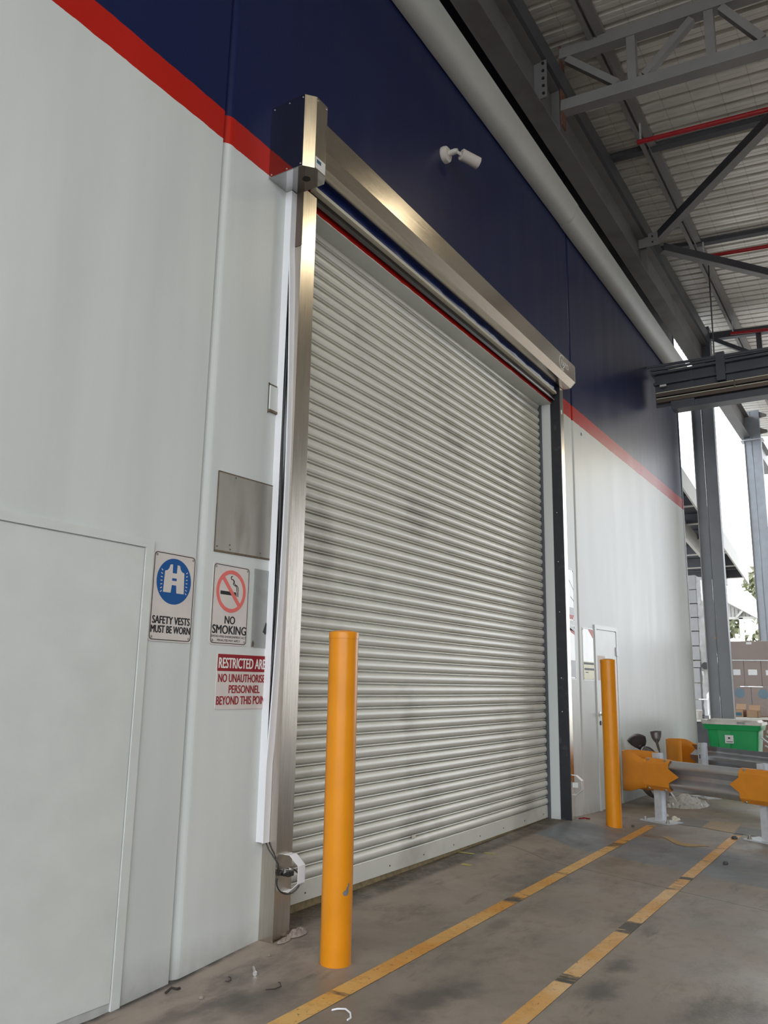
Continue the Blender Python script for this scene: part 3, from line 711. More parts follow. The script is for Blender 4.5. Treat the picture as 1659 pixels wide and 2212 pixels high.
obj('puncture', MB().prism([(3.655, 1.695), (3.68, 1.68), (3.695, 1.70), (3.70, 1.735), (3.68, 1.752), (3.668, 1.725)], -.0048, -.004, 'y'), 'blackp', pl2)
obj('rust_patch', MB().prism([(3.563, 1.608), (3.583, 1.608), (3.586, 1.625), (3.574, 1.645), (3.565, 1.63)], -.0046, -.004, 'y'), 'edge', pl2)
bp_ = thing('cover_plate', 'small painted-over cover plate high on the wall beside the duct', 'cover plate', (3.655, 0, 3.03))
obj('plate', MB().box(3.612, 3.70, -.012, 0, 3.045, 3.20, .003), 'panel', bp_)
eg = MB(); eg.box(3.606, 3.612, -.004, 0, 3.02, 3.215); eg.box(3.606, 3.70, -.004, 0, 3.205, 3.213); eg.box(3.612, 3.70, -.013, 0, 3.03, 3.045)
obj('cracked_sealant', eg, 'edge', bp_)
obj('drilled_hole', MB().lathe([(0, 0), (.022, 0), (.022, .003), (0, .003)], (9.515, -.003, 4.496), (0, 1, 0), 20), 'blackp', wall)

# signs past the doorway
x0, x1 = 8.625, 9.046
v = sign_plate('notice_sign', x0, x1, 2.130, 2.733, 'upper white notice board half hidden behind the far column', 'signw', .02)
obj('printed_line', MB().prism([(8.90, 2.60), (9.035, 2.50), (9.035, 2.49), (8.90, 2.59)], -.0048, -.004, 'y'), 'signk', v)
obj('printed_line', MB().prism([(8.93, 2.415), (9.03, 2.375), (9.03, 2.365), (8.93, 2.405)], -.0048, -.004, 'y'), 'signk', v)
obj('grey_panel', MB().box(8.66, 9.036, -.0048, -.004, 2.205, 2.29), 'signg', v)
obj('red_panel', MB().prism([(8.66, 2.155), (9.0, 2.155), (9.03, 2.205), (8.66, 2.205)], -.0048, -.004, 'y'), 'signr', v)
v = sign_plate('notice_sign', x0, x1, 1.488, 2.091, 'lower white notice board half hidden behind the far column', 'signw', .02)
obj('grey_panel', MB().prism([(8.66, 2.075), (9.036, 2.075), (9.036, 2.02), (8.8, 2.04), (8.66, 2.05)], -.0048, -.004, 'y'), 'signg', v)
obj('red_arc', MB().prism([(8.85, 2.04), (8.93, 2.005), (9.03, 1.985), (9.036, 2.02), (8.95, 2.04), (8.87, 2.06)], -.0048, -.004, 'y'), 'signr', v)
obj('grey_footer', MB().box(8.66, 9.036, -.0048, -.004, 1.515, 1.70), 'signg', v)
v = sign_plate('hazard_sign', 9.296, 9.697, 1.484, 2.091, 'cream and yellow hazard sign between the wall joint and the door', 'signw', .02, cat='sign')
obj('red_corner', MB().prism([(9.50, 2.078), (9.684, 2.078), (9.684, 1.985), (9.66, 1.985)], -.0048, -.004, 'y'), 'signr', v)
obj('yellow_panel', MB().box(9.31, 9.684, -.0048, -.004, 1.496, 1.70), 'signy', v)
for bx in ((9.315, 9.68, -.0053, -.0048, 1.665, 1.690), (9.33, 9.68, -.0053, -.0048, 1.60, 1.625), (9.37, 9.47, -.0053, -.0048, 1.57, 1.58)):
    obj('printed_line', MB().box(*bx), 'signk', v)

# ------------------------------------------------------------------ security camera
cc = thing('security_camera', 'white bullet security camera on the dark blue wall above the header', 'camera', (5.86, 0, 6.19))
obj('wall_mount', MB().lathe([(0, 0), (.075, 0), (.078, .02), (.072, .045), (.055, .058), (0, .058)], (5.872, 0, 6.178), (0, -1, 0), 32), 'ivory', cc, True)
obj('arm', MB().tube([(5.872, -.05, 6.178), (5.872, -.12, 6.178), (5.876, -.142, 6.174)], [.027, .027, .024], 16), 'ivory', cc, True)
obj('swivel_joint', MB().tube([(5.872, -.13, 6.176), (5.905, -.15, 6.162), (5.925, -.16, 6.155)], [.014, .016, .014], 12), 'ivory', cc, True)
cd = Vector((.225, -.135, -.045)).normalized(); c0 = Vector((5.912, -.158, 6.160))
obj('body', MB().lathe([(0, 0), (.045, 0), (.053, .008), (.054, .19), (.050, .19), (.049, .182), (0, .182)], c0, cd, 32), 'ivory', cc, True)
obj('lens_window', MB().lathe([(0, .1825), (.0485, .1825), (.0485, .1845), (0, .1845)], c0, cd, 32), 'blackp', cc, True)

# ------------------------------------------------------------------ gutter, beam, columns
def gutter(x0, x1, dz, label):
    t = thing('gutter', label, 'gutter', ((x0 + x1) / 2, 0, 7.1 + dz))
    prof = [(0, 7.10), (-.010, 7.07), (-.030, 7.064), (-.070, 7.066), (-.110, 7.073), (-.145, 7.087), (-.172, 7.110), (-.196, 7.146), (-.217, 7.190), (-.236, 7.238), (-.250, 7.280)]
    obj('trough', MB().strip([(a, b + dz) for a, b in prof], x0, x1, -.003, 'x'), 'gutter', t, True)
    return t
gutter(-3.5, 8.945, 0, 'near length of pale gutter along the top of the blue wall')
g2 = gutter(8.95, 15.1, -.012, 'far length of pale gutter along the blue wall, past its joint')
obj('joint_collar', MB().strip([(a - .001, b - .006) for a, b in [(0, 7.10), (-.010, 7.07), (-.030, 7.064), (-.070, 7.066), (-.110, 7.073), (-.145, 7.087), (-.172, 7.110), (-.196, 7.146), (-.217, 7.190), (-.236, 7.238), (-.250, 7.280)]], 8.93, 8.96, -.003, 'x'), 'gutter', g2)
IB = [(-.305, 7.33), (-.515, 7.33), (-.515, 7.348), (-.417, 7.352), (-.417, 7.856), (-.515, 7.860), (-.515, 7.878), (-.305, 7.878), (-.305, 7.860), (-.403, 7.856), (-.403, 7.352), (-.305, 7.348)]
be = thing('steel_beam', 'long grey steel beam running beside the gutter under the roof', 'beam', (7, -.41, 7.33))
obj('i_section', MB().prism(IB, -3.5, 24.4, 'x'), 'beam', be)
obj('stiffener', MB().box(11.23, 11.245, -.515, -.42, 7.35, 7.86), 'beam', be)
obj('stiffener', MB().box(7.60, 7.615, -.515, -.42, 7.35, 7.86), 'beam', be)
# cleat for the roof bracing
cl = obj('bracing_cleat', MB().box(11.15, 11.165, -.70, -.42, 7.72, 7.92), 'truss', be)
for zz in (7.77, 7.86): obj('bolt', MB().lathe([(.014, 0), (.014, .012), (0, .012)], (11.15, -.62, zz), (-1, 0, 0), 6), 'blackp', cl)
obj('edge_angle', MB().prism([(-.515, 7.87), (-.56, 7.87), (-.56, 8.10), (-.55, 8.10), (-.55, 7.88), (-.515, 7.88)], -3.5, 15.5, 'x'), 'beamd', be)

def column(x, y0, y1, top, label, m='column'):
    t = thing('steel_column', label, 'column', (x + .08, (y0 + y1) / 2, 0))
    ym = (y0 + y1) / 2 + .01
    obj('flange', MB().box(x, x + .16, y0, y0 + .016, .0, top), m, t)
    obj('flange', MB().box(x - .01, x + .17, y1 - .018, y1, .0, top), 'truss', t)
    w_ = MB(); w_.box(x + .02, x + .034, y0 + .016, ym - .014, 0, top); w_.box(x + .035, x + .05, ym - .014, ym + .014, 0, top); w_.box(x + .016, x + .03, ym + .014, y1 - .018, 0, top)
    obj('web', w_, m, t)
    obj('base_plate', MB().box(x - .08, x + .24, y0 - .06, y1 + .06, 0, .02), m, t)
    return t
c1 = column(15.6, -.540, -.147, 7.33, 'dark grey steel column at the far end of the wall')
obj('conduit', MB().tube([(15.628, -.352, .6), (15.628, -.352, 6.3)], .008, 8), 'galvm', c1, True)
obj('indicator', MB().box(15.61, 15.62, -.325, -.31, 2.29, 2.315), 'yellow', c1)
c2 = column(20.5, -.74, -.37, 8.0, 'pale blue-grey steel column beyond the dark column', 'columnp')
obj('cap_plate', MB().box(20.42, 20.74, -.80, -.30, 7.25, 7.27), 'galvm', c2)
for zz in (7.4, 7.8): obj('gusset', MB().prism([(-.74, zz), (-.90, zz + .02), (-.90, zz + .08), (-.74, zz + .16)], 20.55, 20.57, 'x'), 'truss', c2)

# ------------------------------------------------------------------ roof steel
def truss(x, yL, y1, label, m, nodes, s=.085, zt=8.36, zb=7.72):
    t = thing('roof_truss', label, 'truss', (x, -.55, zb))
    def zo(y): return .075 * (y + .55)
    obj('top_chord', MB().bar((x, yL, zt - s / 2 - .0 + zo(yL)), (x, y1, zt - s / 2 + zo(y1)), .13, .13), m, t)
    obj('bottom_chord', MB().bar((x, yL, zb - .06 + zo(yL)), (x, y1, zb - .06 + zo(y1)), .13, .13), m, t)
    a = 1
    for k, y in enumerate(nodes):
        obj('vertical', MB().bar((x - .01, y, zb + zo(y)), (x - .01, y, zt - .1 + zo(y)), .09, .085, (1, 0, 0)), m, t)
    up = False; prev = yL - .08
    for k, y in enumerate(nodes):
        za, zb_ = (zb + .02, zt - .14) if up else (zt - .12, zb + .02)
        ya, yb = prev - (.12 if k else .0), y + .16
        obj('diagonal', MB().bar((x - .02, ya, za + zo(ya)), (x - .02, yb, zb_ + zo(yb)), .075, .085, (1, 0, 0)), m, t)
        up = not up; prev = y
    return t
nodes = [-1.31, -2.09, -2.72, -3.5, -4.28, -5.06, -5.84, -6.62, -7.4]
t1 = truss(7.66, -.53, -8.0, 'pale grey roof truss at top right, nearest the camera', 'truss', nodes)
obj('end_plate', MB().box(7.60, 7.72, -.545, -.525, 7.42, 8.42), 'rust', t1)['label'] = 'rust stained end plate'
bk = obj('bolted_bracket', MB().box(7.10, 7.115, -.56, -.42, 7.42, 7.9), 'beam', t1)
for zz in (7.47, 7.56, 7.65, 7.74, 7.83): obj('bolt', MB().lathe([(.016, 0), (.016, .014), (0, .014)], (7.10, -.525, zz), (-1, 0, 0), 6), 'blackp', bk)
t3 = truss(15.85, -.53, -8.0, 'dark roof truss at the far end above the overhead track', 'beamd', [-1.40, -2.2, -3.0, -3.8, -4.6, -5.4, -6.2, -7.0, -7.8], zt=8.16, zb=7.66)
obj('end_stub', MB().box(15.62, 15.85, -.56, -.28, 7.34, 8.25), 'beamd', t3)

def purlin(y, label, x0=-3.5, x1=24.4):
    z = zr(y) - .013
    t = thing('purlin', label, 'purlin', (7, y, z - .13), 'roof purlins')
    prof = [(y + .09, z), (y + .09, z - .078), (y + .035, z - .078), (y + .035, z - .02), (y + .002, z - .02), (y + .002, z - .078), (y - .010, z - .078), (y - .010, z - .055), (y - .09, z - .055), (y - .09, z)]
    obj('channel', MB().prism(prof, x0, x1, 'x'), 'truss', t)
    return t
p1 = purlin(-.955, 'grey channel purlin nearest the steel beam under the roof sheets')
for i in range(12):
    for dy in (-.045, -.07):
        obj('bolt_hole', MB().lathe([(0, 0), (.007, 0), (.007, .002), (0, .002)], (6.4 + i * .8 + (0.2 if dy < -.05 else 0), -.955 + dy, zr(-.955) - .0625), (0, 0, 1), 6), 'blackp', p1)
purlin(-3.6, 'second roof purlin out from the steel beam')
purlin(-6.2, 'outermost roof purlin under the sheets')
tag(obj('eaves_purlin', MB().prism([(-.26, zr(-.26) - .002), (-.26, zr(-.26) - .16), (-.38, zr(-.38) - .16), (-.38, zr(-.38) - .002)], -3.5, 15.6, 'x'), 'beamd'), 'dark purlin tight above the steel beam against the roof sheets', 'purlin')

def pipe(x, y0, y1, z0, z1, label, r=.03):
    t = thing('red_pipe', label, 'pipe', (x, y0, z0), 'red pipes under the roof')
    obj('pipe', MB().tube([(x, y0, z0), (x, y1, z1)], r, 16), 'red', t, True)
    obj('hanger', MB().box(x - .012, x + .012, y0 - .05, y0 - .03, z0, z0 + .25), 'galvm', t)
    return t
pipe(9.17, -.955, -7.8, 8.035, 7.42, 'nearest red pipe crossing the roof at upper right')
pipe(12.43, -1.055, -7.8, 8.02, 7.4, 'middle red pipe crossing the roof')
pipe(15.66, -.94, -7.8, 8.03, 7.3, 'farthest red pipe along the dark truss')

def brace(p, q, label):
    t = thing('roof_brace', label, 'brace', p, 'diagonal roof braces')
    p = Vector(p); q = Vector(q); d = (q - p).normalized(); side = d.cross(Vector((0, 0, 1))).normalized()
    if side.x > 0: side = -side
    obj('upright_leg', MB().bar(p + side * .05, q + side * .05, .010, .12), 'beamd', t)
    obj('flat_leg', MB().bar(p - Vector((0, 0, .058)), q - Vector((0, 0, .058)), .11, .010), 'truss', t)
    return t
brace((11.28, -.66, 7.88), (4.2, -6.6, 7.42), 'diagonal roof brace slanting up to the right from the beam cleat')
brace((11.55, -.66, 7.86), (17.9, -6.2, 7.45), 'diagonal roof brace slanting down to the right from the beam cleat')
for (x, lb) in ((9.86, 'dark bar across the roof sheets behind the nearest red pipe'), (12.62, 'dark bar across the roof sheets behind the middle red pipe')):
    tag(obj('roof_dark_bar', MB().bar((x, -.40, zr(-.4) - .05), (x, -7.9, zr(-7.9) - .05), .11, .06), 'soffit'), lb, 'strut')  # flat dark bars under the sheets, running along the ribs

# ------------------------------------------------------------------ overhead track beam across the far bay
ob = thing('overhead_track', 'dark overhead track beam with bronze rails crossing to the blue wall', 'overhead beam', (13, -2.5, 5.83))
Y1 = -7.8
obj('web_plate', MB().box(13.06, 13.10, Y1, -.10, 5.90, 6.50), 'beamd', ob)
obj('upper_flange', MB().box(12.97, 13.18, Y1, -.06, 6.44, 6.475), 'beamd', ob)
obj('lower_flange', MB().box(12.96, 13.20, Y1, -.40, 5.80, 5.90), 'beamd', ob)
obj('end_bracket', MB().prism([(-.36, 5.80), (-.36, 5.93), (-.72, 5.93), (-.72, 5.80), (-.44, 5.79)], 12.94, 13.16, 'x'), 'beamd', ob)
obj('top_rail', MB().bar((12.98, -.01, 6.585), (12.98, Y1, 6.37), .035, .04), 'beamd', ob)
obj('top_rail', MB().bar((13.0, -.05, 6.525), (13.0, Y1, 6.49), .035, .035), 'beamd', ob)
obj('mid_flange', MB().box(12.99, 13.06, Y1, -.09, 6.26, 6.30), 'beamd', ob)
for i, zz in enumerate((6.115, 6.015)):
    rl = obj('side_rail', MB().box(12.965, 13.06, Y1, -.13, zz - .070, zz), 'brown', ob)
    obj('rail_edge', MB().box(12.958, 12.968, Y1, -.13, zz - .010, zz), 'cream', rl)
obj('rail_joint', MB().box(12.955, 13.06, -1.33, -1.31, 5.94, 6.125), 'brown', ob)
obj('stiffener', MB().box(12.95, 13.06, -1.20, -1.07, 6.15, 6.62), 'beamd', ob)
obj('stiffener', MB().box(13.04, 13.06, -.70, -.66, 5.9, 6.45), 'beamd', ob)
obj('small_lamp', MB().box(12.94, 12.98, -.30, -.20, 6.205, 6.235), 'label', ob)
obj('hanger_rod', MB().tube([(13.02, -1.045, 6.5), (13.02, -1.06, 8.32)], .011, 8), 'beamd', ob)

# ------------------------------------------------------------------ guard rails
class Rail:
    def __init__(s, p0, u, top=.655, h=.31):
        s.p0 = Vector((*p0, 0)); s.u = Vector((*u, 0)).normalized(); s.n = Vector((s.u.y, -s.u.x, 0)); s.zc = top - h / 2
        if s.n.dot(Vector((-9, -2.5, 0))) < 0: s.n = -s.n
    def P(s, a, d, z): return s.p0 + s.u * a + s.n * d + Vector((0, 0, s.zc + z))
WP = [(-.062, .155), (-.045, .150), (-.008, .112), (0, .098), (0, .085), (-.010, .070), (-.070, .032), (-.080, .020), (-.080, -.020), (-.070, -.032), (-.010, -.070), (0, -.085), (0, -.098), (-.008, -.112), (-.045, -.150), (-.062, -.155)]
def sweep(R, prof, a0, a1, th=.004, n=1):
    mb = MB(); k = len(prof)
    full = list(prof) + [(d - th, z) for d, z in prof[::-1]]
    rows = [[mb.bm.verts.new(R.P(a0 + (a1 - a0) * i / n, d, z)) for d, z in full] for i in range(n + 1)]
    for A, B in zip(rows, rows[1:]):
        for q in range(len(full)): mb.bm.faces.new([A[q], A[(q + 1) % len(full)], B[(q + 1) % len(full)], B[q]])
    for A in (rows[0], rows[-1]):
        for q in range(k - 1): mb.bm.faces.new([A[q], A[q + 1], A[2 * k - 2 - q], A[2 * k - 1 - q]])
    return mb
def rbox(R, a0, a1, d0, d1, z0, z1, mb=None):
    mb = mb or MB()
    vs = [mb.bm.verts.new(R.p0 + R.u * a + R.n * d + Vector((0, 0, z))) for a in (a0, a1) for d in (d0, d1) for z in (z0, z1)]
    for f in ((0, 1, 3, 2), (4, 6, 7, 5), (0, 4, 5, 1), (2, 3, 7, 6), (0, 2, 6, 4), (1, 5, 7, 3)): mb.bm.faces.new([vs[i] for i in f])
    return mb
def rail_post(R, a, t, top=.715):
    p = MB()
    rbox(R, a - .034, a + .034, -.092, -.082, 0.01, top, p); rbox(R, a - .034, a + .034, -.186, -.176, 0.01, top, p); rbox(R, a - .005, a + .005, -.176, -.092, 0.01, top, p)
    o = obj('post', p, 'galvm', t)
    obj('base_plate', rbox(R, a - .19, a + .19, -.26, -.02, 0, .012), 'galvm', o)
    for aa in (-.15, .15):
        obj('anchor_bolt', MB().lathe([(.022, .012), (.022, .02), (.014, .02), (.014, .045), (0, .045)], R.p0 + R.u * (a + aa) + R.n * -.06, (0, 0, 1), 8), 'plate', o)
def bullnose(R, a_end, t, m='yellow2', flip=1):
    """rounded steel end that wraps from the rail face round to the back; flares taller at the nose"""
    rad = .14; ac = a_end - .24; path = []
    for i in range(10):
        q_ = i / 9; e = q_ * q_ * (3 - 2 * q_)
        path.append((a_end + .04 + (ac - a_end - .04) * q_, .004 - .004 * e, .150 + .062 * e))
    for i in range(1, 17):
        th = PI / 2 + PI * i / 16
        path.append((ac + rad * math.cos(th), -rad + rad * math.sin(th), .212))
    path += [(ac + .08, -2 * rad, .212), (ac + .16, -2 * rad, .210), (ac + .26, -2 * rad, .205)]
    mb = MB(); rows = []
    for a, d, hh in path:
        rows.append([mb.bm.verts.new(R.P(a, d, hh * k)) for k in (-1, -.5, 0, .5, 1)])
    for A, B in zip(rows, rows[1:]):
        for q in range(4): mb.bm.faces.new([A[q], A[q + 1], B[q + 1], B[q]])
    o = obj('rounded_end', mb, m, t, True)
    s_ = o.modifiers.new('thickness', 'SOLIDIFY'); s_.thickness = .005
    return o
def cover(R, a0, a1, tip, t, left=False):
    """yellow wrap-over cover plate with an arrow-shaped end"""
    prof = [(-.055, .165), (-.030, .160), (.008, .118), (.010, .112), (.010, -.112), (.008, -.118), (-.030, -.160), (-.055, -.165)]
    o = obj('cover_plate', sweep(R, prof, a0, a1, .004), 'yellow2', t)
    e = a0 if left else a1
    ar = MB(); pts = [(e, .075), (tip, .0), (e, -.07)]
    F = [ar.bm.verts.new(R.P(a, .010, z)) for a, z in pts]; B = [ar.bm.verts.new(R.P(a, .006, z)) for a, z in pts]
    ar.bm.faces.new(F); ar.bm.faces.new(B[::-1])
    for q in range(3): ar.bm.faces.new([F[q], F[(q + 1) % 3], B[(q + 1) % 3], B[q]])
    obj('arrow_tip', ar, 'yellow2', t)
    for aa in (a0 + .05, a1 - .06):
        if aa > 1.6: continue
        for z in (.148, -.148):
            obj('bolt', MB().lathe([(.016, 0), (.014, .010), (0, .012)], R.P(aa, -.02, z), (R.n + Vector((0, 0, 1 if z > 0 else -1))).normalized(), 12), 'plate', o)
    return o
R1 = Rail((9.34, -.66), (-.444, -.896))
g = thing('guard_rail', 'nearer guard rail with yellow rounded end beside the far bollard', 'guard rail', (9.34, -.66, 0), 'galvanised guard rails')
obj('w_beam', sweep(R1, WP, -.02, 3.6), 'galv', g, True)
cover(R1, -.04, .295, .425, g); cover(R1, 1.135, 2.05, 1.03, g, True)
bullnose(R1, -.05, g)
for a in (.045, 1.31, 2.55): rail_post(R1, a, g)
R2 = Rail((12.12, -.60), (-.60, -.80), top=.66)
R2.n = -R2.n  # its face is turned away from the camera
g2_ = thing('guard_rail', 'farther guard rail seen from behind in front of the green tub', 'guard rail', (12.12, -.60, 0), 'galvanised guard rails')
obj('w_beam', sweep(R2, WP, -.02, 3.4), 'galv', g2_, True)
bullnose(R2, .02, g2_)
def back_post(R, a, t):
    p = MB()
    rbox(R, a - .035, a + .035, -.092, -.082, .01, .70, p); rbox(R, a - .035, a + .035, -.186, -.176, .01, .70, p); rbox(R, a - .005, a + .005, -.176, -.092, .01, .70, p)
    o = obj('post', p, 'galvm', t)
    obj('slot', rbox(R, a - .008, a + .008, -.1875, -.186, .50, .55), 'blackp', o)
    obj('slot', rbox(R, a - .006, a + .006, -.1875, -.186, .625, .637), 'blackp', o)
    obj('base_plate', rbox(R, a - .17, a + .17, -.26, -.02, 0, .012), 'galvm', o)
back_post(R2, .28, g2_); back_post(R2, 2.0, g2_)

# ------------------------------------------------------------------ clutter behind the near rail
def shovel(head, foot, pan, label, sc=1.0, roll=0., hm='shovel'):
    t = thing('long_handled_scoop', label, 'scoop', foot, 'scoops leaning on the wall')
    h = Vector(head); f = Vector(foot); d = (h - f).normalized()
    obj('handle', MB().tube([f, h], .012, 10), hm, t, True); d0 = d; d = Vector(pan).normalized()
    side = Vector((math.cos(roll), math.sin(roll), 0)); side = (side - d * side.dot(d)).normalized(); fr = side.cross(d)
    if fr.y > 0: fr = -fr
    mb = MB(); rows = []
    for (l, wv, dp) in ((-.02, .020, .02), (.05, .075, .012), (.12, .105, .02), (.20, .120, .035), (.245, .125, .05)):
        rows.append([mb.bm.verts.new(h + d * l * sc + side * wv * sc * k - fr * (dp * (1 - 1.6 * k * k)) * sc) for k in (-1, -.8, -.4, 0, .4, .8, 1)])
    for A, B in zip(rows, rows[1:]):
        for q in range(6): mb.bm.faces.new([A[q], A[q + 1], B[q + 1], B[q]])
    o = obj('pan', mb, 'shovel', t, True); s_ = o.modifiers.new('thickness', 'SOLIDIFY'); s_.thickness = .003
    obj('socket', MB().tube([h - d0 * .12, h - d * .0, h + d * .05], [.016, .02, .02], 10), 'shovel', t, True)
    return t
shovel((11.0, -.16, .648), (11.02, -.58, .0), (-.75, .06, .62), 'left of the two grey scoops, tilted over the rail end', .95, -1.15, 'galvm')
shovel((11.95, -.12, .668), (11.56, -.39, .0), (-.10, .05, 1), 'right of the two grey scoops, on a thin black handle', .62, -1.2)
tb = thing('barrow_tray', 'scuffed grey plastic tray leaning against the wall behind the guard rail', 'tray', (11.0, -.2, 0))
mb = MB(); rows = []
for (r_, dp) in ((1.0, 0), (.93, .03), (.80, .13), (.60, .17), (.0, .18)):
    if r_ == 0: rows.append([mb.bm.verts.new((11.0, -.31 + dp - .02, .33))])
    else: rows.append([mb.bm.verts.new((11.0 + .52 * r_ * math.cos(2 * PI * k / 36), -.44 + dp + .36 * (.33 + .33 * r_ * math.sin(2 * PI * k / 36)), .33 + .34 * r_ * math.sin(2 * PI * k / 36))) for k in range(36)])
for A, B in zip(rows, rows[1:]):
    for k in range(36):
        if len(B) == 1: mb.bm.faces.new([A[k], A[(k + 1) % 36], B[0]])
        else: mb.bm.faces.new([A[k], A[(k + 1) % 36], B[(k + 1) % 36], B[k]])
o = obj('shell', mb, 'tub', tb, True); s_ = o.modifiers.new('thickness', 'SOLIDIFY'); s_.thickness = .006
rim = [(11.0 + .52 * math.cos(2 * PI * k / 36), -.44 + .36 * (.33 + .33 * math.sin(2 * PI * k / 36)), .33 + .34 * math.sin(2 * PI * k / 36)) for k in range(37)]
obj('rim', MB().tube(rim, .012, 8), 'dark', tb, True)
def crumple(name, cx, cy, rx, ry, h, m, label, cat, seed, nx=16, ny=12):
    random.seed(seed); mb = MB(); V = []
    for i in range(nx + 1):
        row = []
        for j in range(ny + 1):
            a, b = i / nx * 2 - 1, j / ny * 2 - 1
            k = math.sqrt(max(0, 1 - .5 * b * b)); l = math.sqrt(max(0, 1 - .5 * a * a))
            x = cx + a * k * rx * (1 + random.uniform(-.08, .08)); y = cy + b * l * ry * (1 + random.uniform(-.08, .08))
            e = max(0, (1 - a * a) * (1 - b * b)); z = fz(x, y) + .004 + h * e ** .5 * random.uniform(.25, 1.0)
            row.append(mb.bm.verts.new((x, y, z)))
        V.append(row)
    for i in range(nx):
        for j in range(ny): mb.bm.faces.new([V[i][j], V[i + 1][j], V[i + 1][j + 1], V[i][j + 1]])
    return tag(obj(name, mb, m), label, cat)
crumple('plastic_film', 10.95, -.68, .42, .26, .13, 'film', 'crumpled clear plastic film on the floor behind the guard rail', 'plastic film', 5)
crumple('paper_scrap', 9.66, -.86, .10, .05, .04, 'paper', 'crumpled white paper scrap on the floor by the rail post', 'paper', 9, 8, 6)
crumple('paper_scrap', 9.86, -.70, .09, .035, .03, 'paper', 'torn cream paper strip just behind the rail post', 'paper', 12, 8, 6)
crumple('rubble', 3.93, -.125, .075, .045, .03, 'rubble', 'broken concrete rubble at the foot of the nearer column', 'rubble', 15, 10, 8)
crumple('rubble', 3.80, -.135, .055, .022, .02, 'rubble', 'flat chips of concrete in front of the nearer column', 'rubble', 17, 8, 6)
def litter_tube(name, pts, r, m, label, cat):
    return tag(obj(name, MB().tube([(x, y, fz(x, y) + z) for x, y, z in pts], r, 8), m, None, True), label, cat)
bt = thing('loose_bolt', 'small silver bolt lying on the floor near the wall', 'bolt', (3.397, -.275, 0))
obj('shank', MB().tube([(3.375, -.298, fz(3.37, -.298) + .010), (3.425, -.245, fz(3.42, -.245) + .010)], .007, 10), 'bolt', bt, True)
obj('head', MB().lathe([(0, 0), (.012, 0), (.012, .012), (0, .012)], (3.368, -.305, fz(3.37, -.30) + .011), (.69, .72, 0), 6), 'bolt', bt)
litter_tube('wire_offcut', [(3.24, -.23, .006), (3.245, -.245, .004), (3.262, -.245, .004), (3.285, -.222, .006), (3.29, -.205, .004)], .0022, 'twig', 'thin curled dark wire on the floor nearest the wall', 'wire')
litter_tube('wire_offcut', [(3.25, -.475, .006), (3.285, -.50, .004), (3.325, -.505, .004), (3.355, -.475, .008), (3.352, -.465, .006)], .0024, 'twig', 'longer dark wire on the floor left of the near bollard', 'wire')
litter_tube('plastic_strap', [(3.232, -.868, .004), (3.245, -.89, .010), (3.25, -.93, .016), (3.235, -.965, .012), (3.21, -.985, .004), (3.185, -.985, .004)], .004, 'white', 'white curved plastic strap lying on the inner yellow line', 'strap')
litter_tube('dry_leaf_stalk', [(2.99, -.09, .012), (3.03, -.085, .02), (3.05, -.10, .012), (3.075, -.095, .006)], .006, 'twig', 'dark leaf litter at the foot of the wall joint', 'leaf litter')
for i, (x, y, s_, lb) in enumerate(((3.04, -.268, .012, 'pale pebble on the floor below the wall joint'), (3.60, -.20, .008, 'tiny pale pebble on the floor left of the stainless column'), (8.93, -.60, .016, 'dark nut on the floor just past the far bollard'), (7.56, -1.74, .022, 'black stone beside the outer yellow line'), (8.83, -1.60, .03, 'dark lump beside the second rail post'))):
    tag(obj('pebble', MB().lathe([(0, 0), (s_ * .9, .1 * s_), (s_, s_ * .5), (s_ * .6, s_), (0, s_ * 1.1)], (x, y, fz(x, y)), (0.1, .1, 1), 8), 'rubble' if i < 2 else 'dark', None, True), lb, 'pebble')
litter_tube('red_tape', [(8.68, -.11, .006), (8.72, -.15, .012), (8.76, -.13, .01), (8.80, -.19, .006), (8.76, -.17, .004)], .006, 'signd', 'scrap of dark red tape at the foot of the far column', 'tape')

# ------------------------------------------------------------------ floor markings
def patch(name, pts, m, label, n=1, h=.0025):
    mb = MB(); a, b, c, d = [Vector((*p, 0)) for p in pts]
    V = [[None] * 2 for _ in range(n + 1)]
    for i in range(n + 1):
        t = i / n
        for k, (p, q) in enumerate(((a, b), (d, c))):
            v_ = p.lerp(q, t); V[i][k] = mb.bm.verts.new((v_.x, v_.y, fz(v_.x, v_.y) + h))
    for i in range(n): mb.bm.faces.new([V[i][0], V[i + 1][0], V[i + 1][1], V[i][1]])
    return tag(obj(name, mb, m), label, 'floor marking')
patch('floor_line', [(1.2, -.735), (9.12, -.695), (9.12, -.79), (1.2, -.845)], 'line1', 'inner yellow floor line, nearer the roller shutter', 40)
patch('floor_line', [(1.2, -1.545), (9.17, -1.54), (9.17, -1.628), (1.2, -1.640)], 'line2', 'outer yellow floor line, farther from the roller shutter')
patch('hazard_patch', [(9.336, -1.20), (9.841, -1.19), (9.858, -1.51), (9.17, -1.525)], 'line3', 'worn ochre painted block on the floor behind the guard rail')
patch('hazard_patch', [(9.40, -.80), (9.86, -.78), (9.82, -1.185), (9.336, -1.195)], 'line4', 'dark painted block between the first rail post and the ochre block')
patch('hazard_patch', [(9.15, -1.545), (9.62, -1.52), (9.53, -1.86), (9.12, -1.86)], 'line4', 'dark painted block on the floor by the second rail post')
mb = MB(); pts = [(8.553, -.984), (8.558, -1.051), (8.30, -1.24), (8.345, -1.454), (8.30, -1.47), (8.144, -1.322), (8.18, -1.22), (8.256, -1.162)]
mb.bm.faces.new([mb.bm.verts.new((x, y, .0025)) for x, y in pts]); bmesh.ops.triangulate(mb.bm, faces=mb.bm.faces[:])
tag(obj('chevron_mark', mb, 'line3'), 'faded ochre chevron on the floor before the guard rail', 'floor marking')
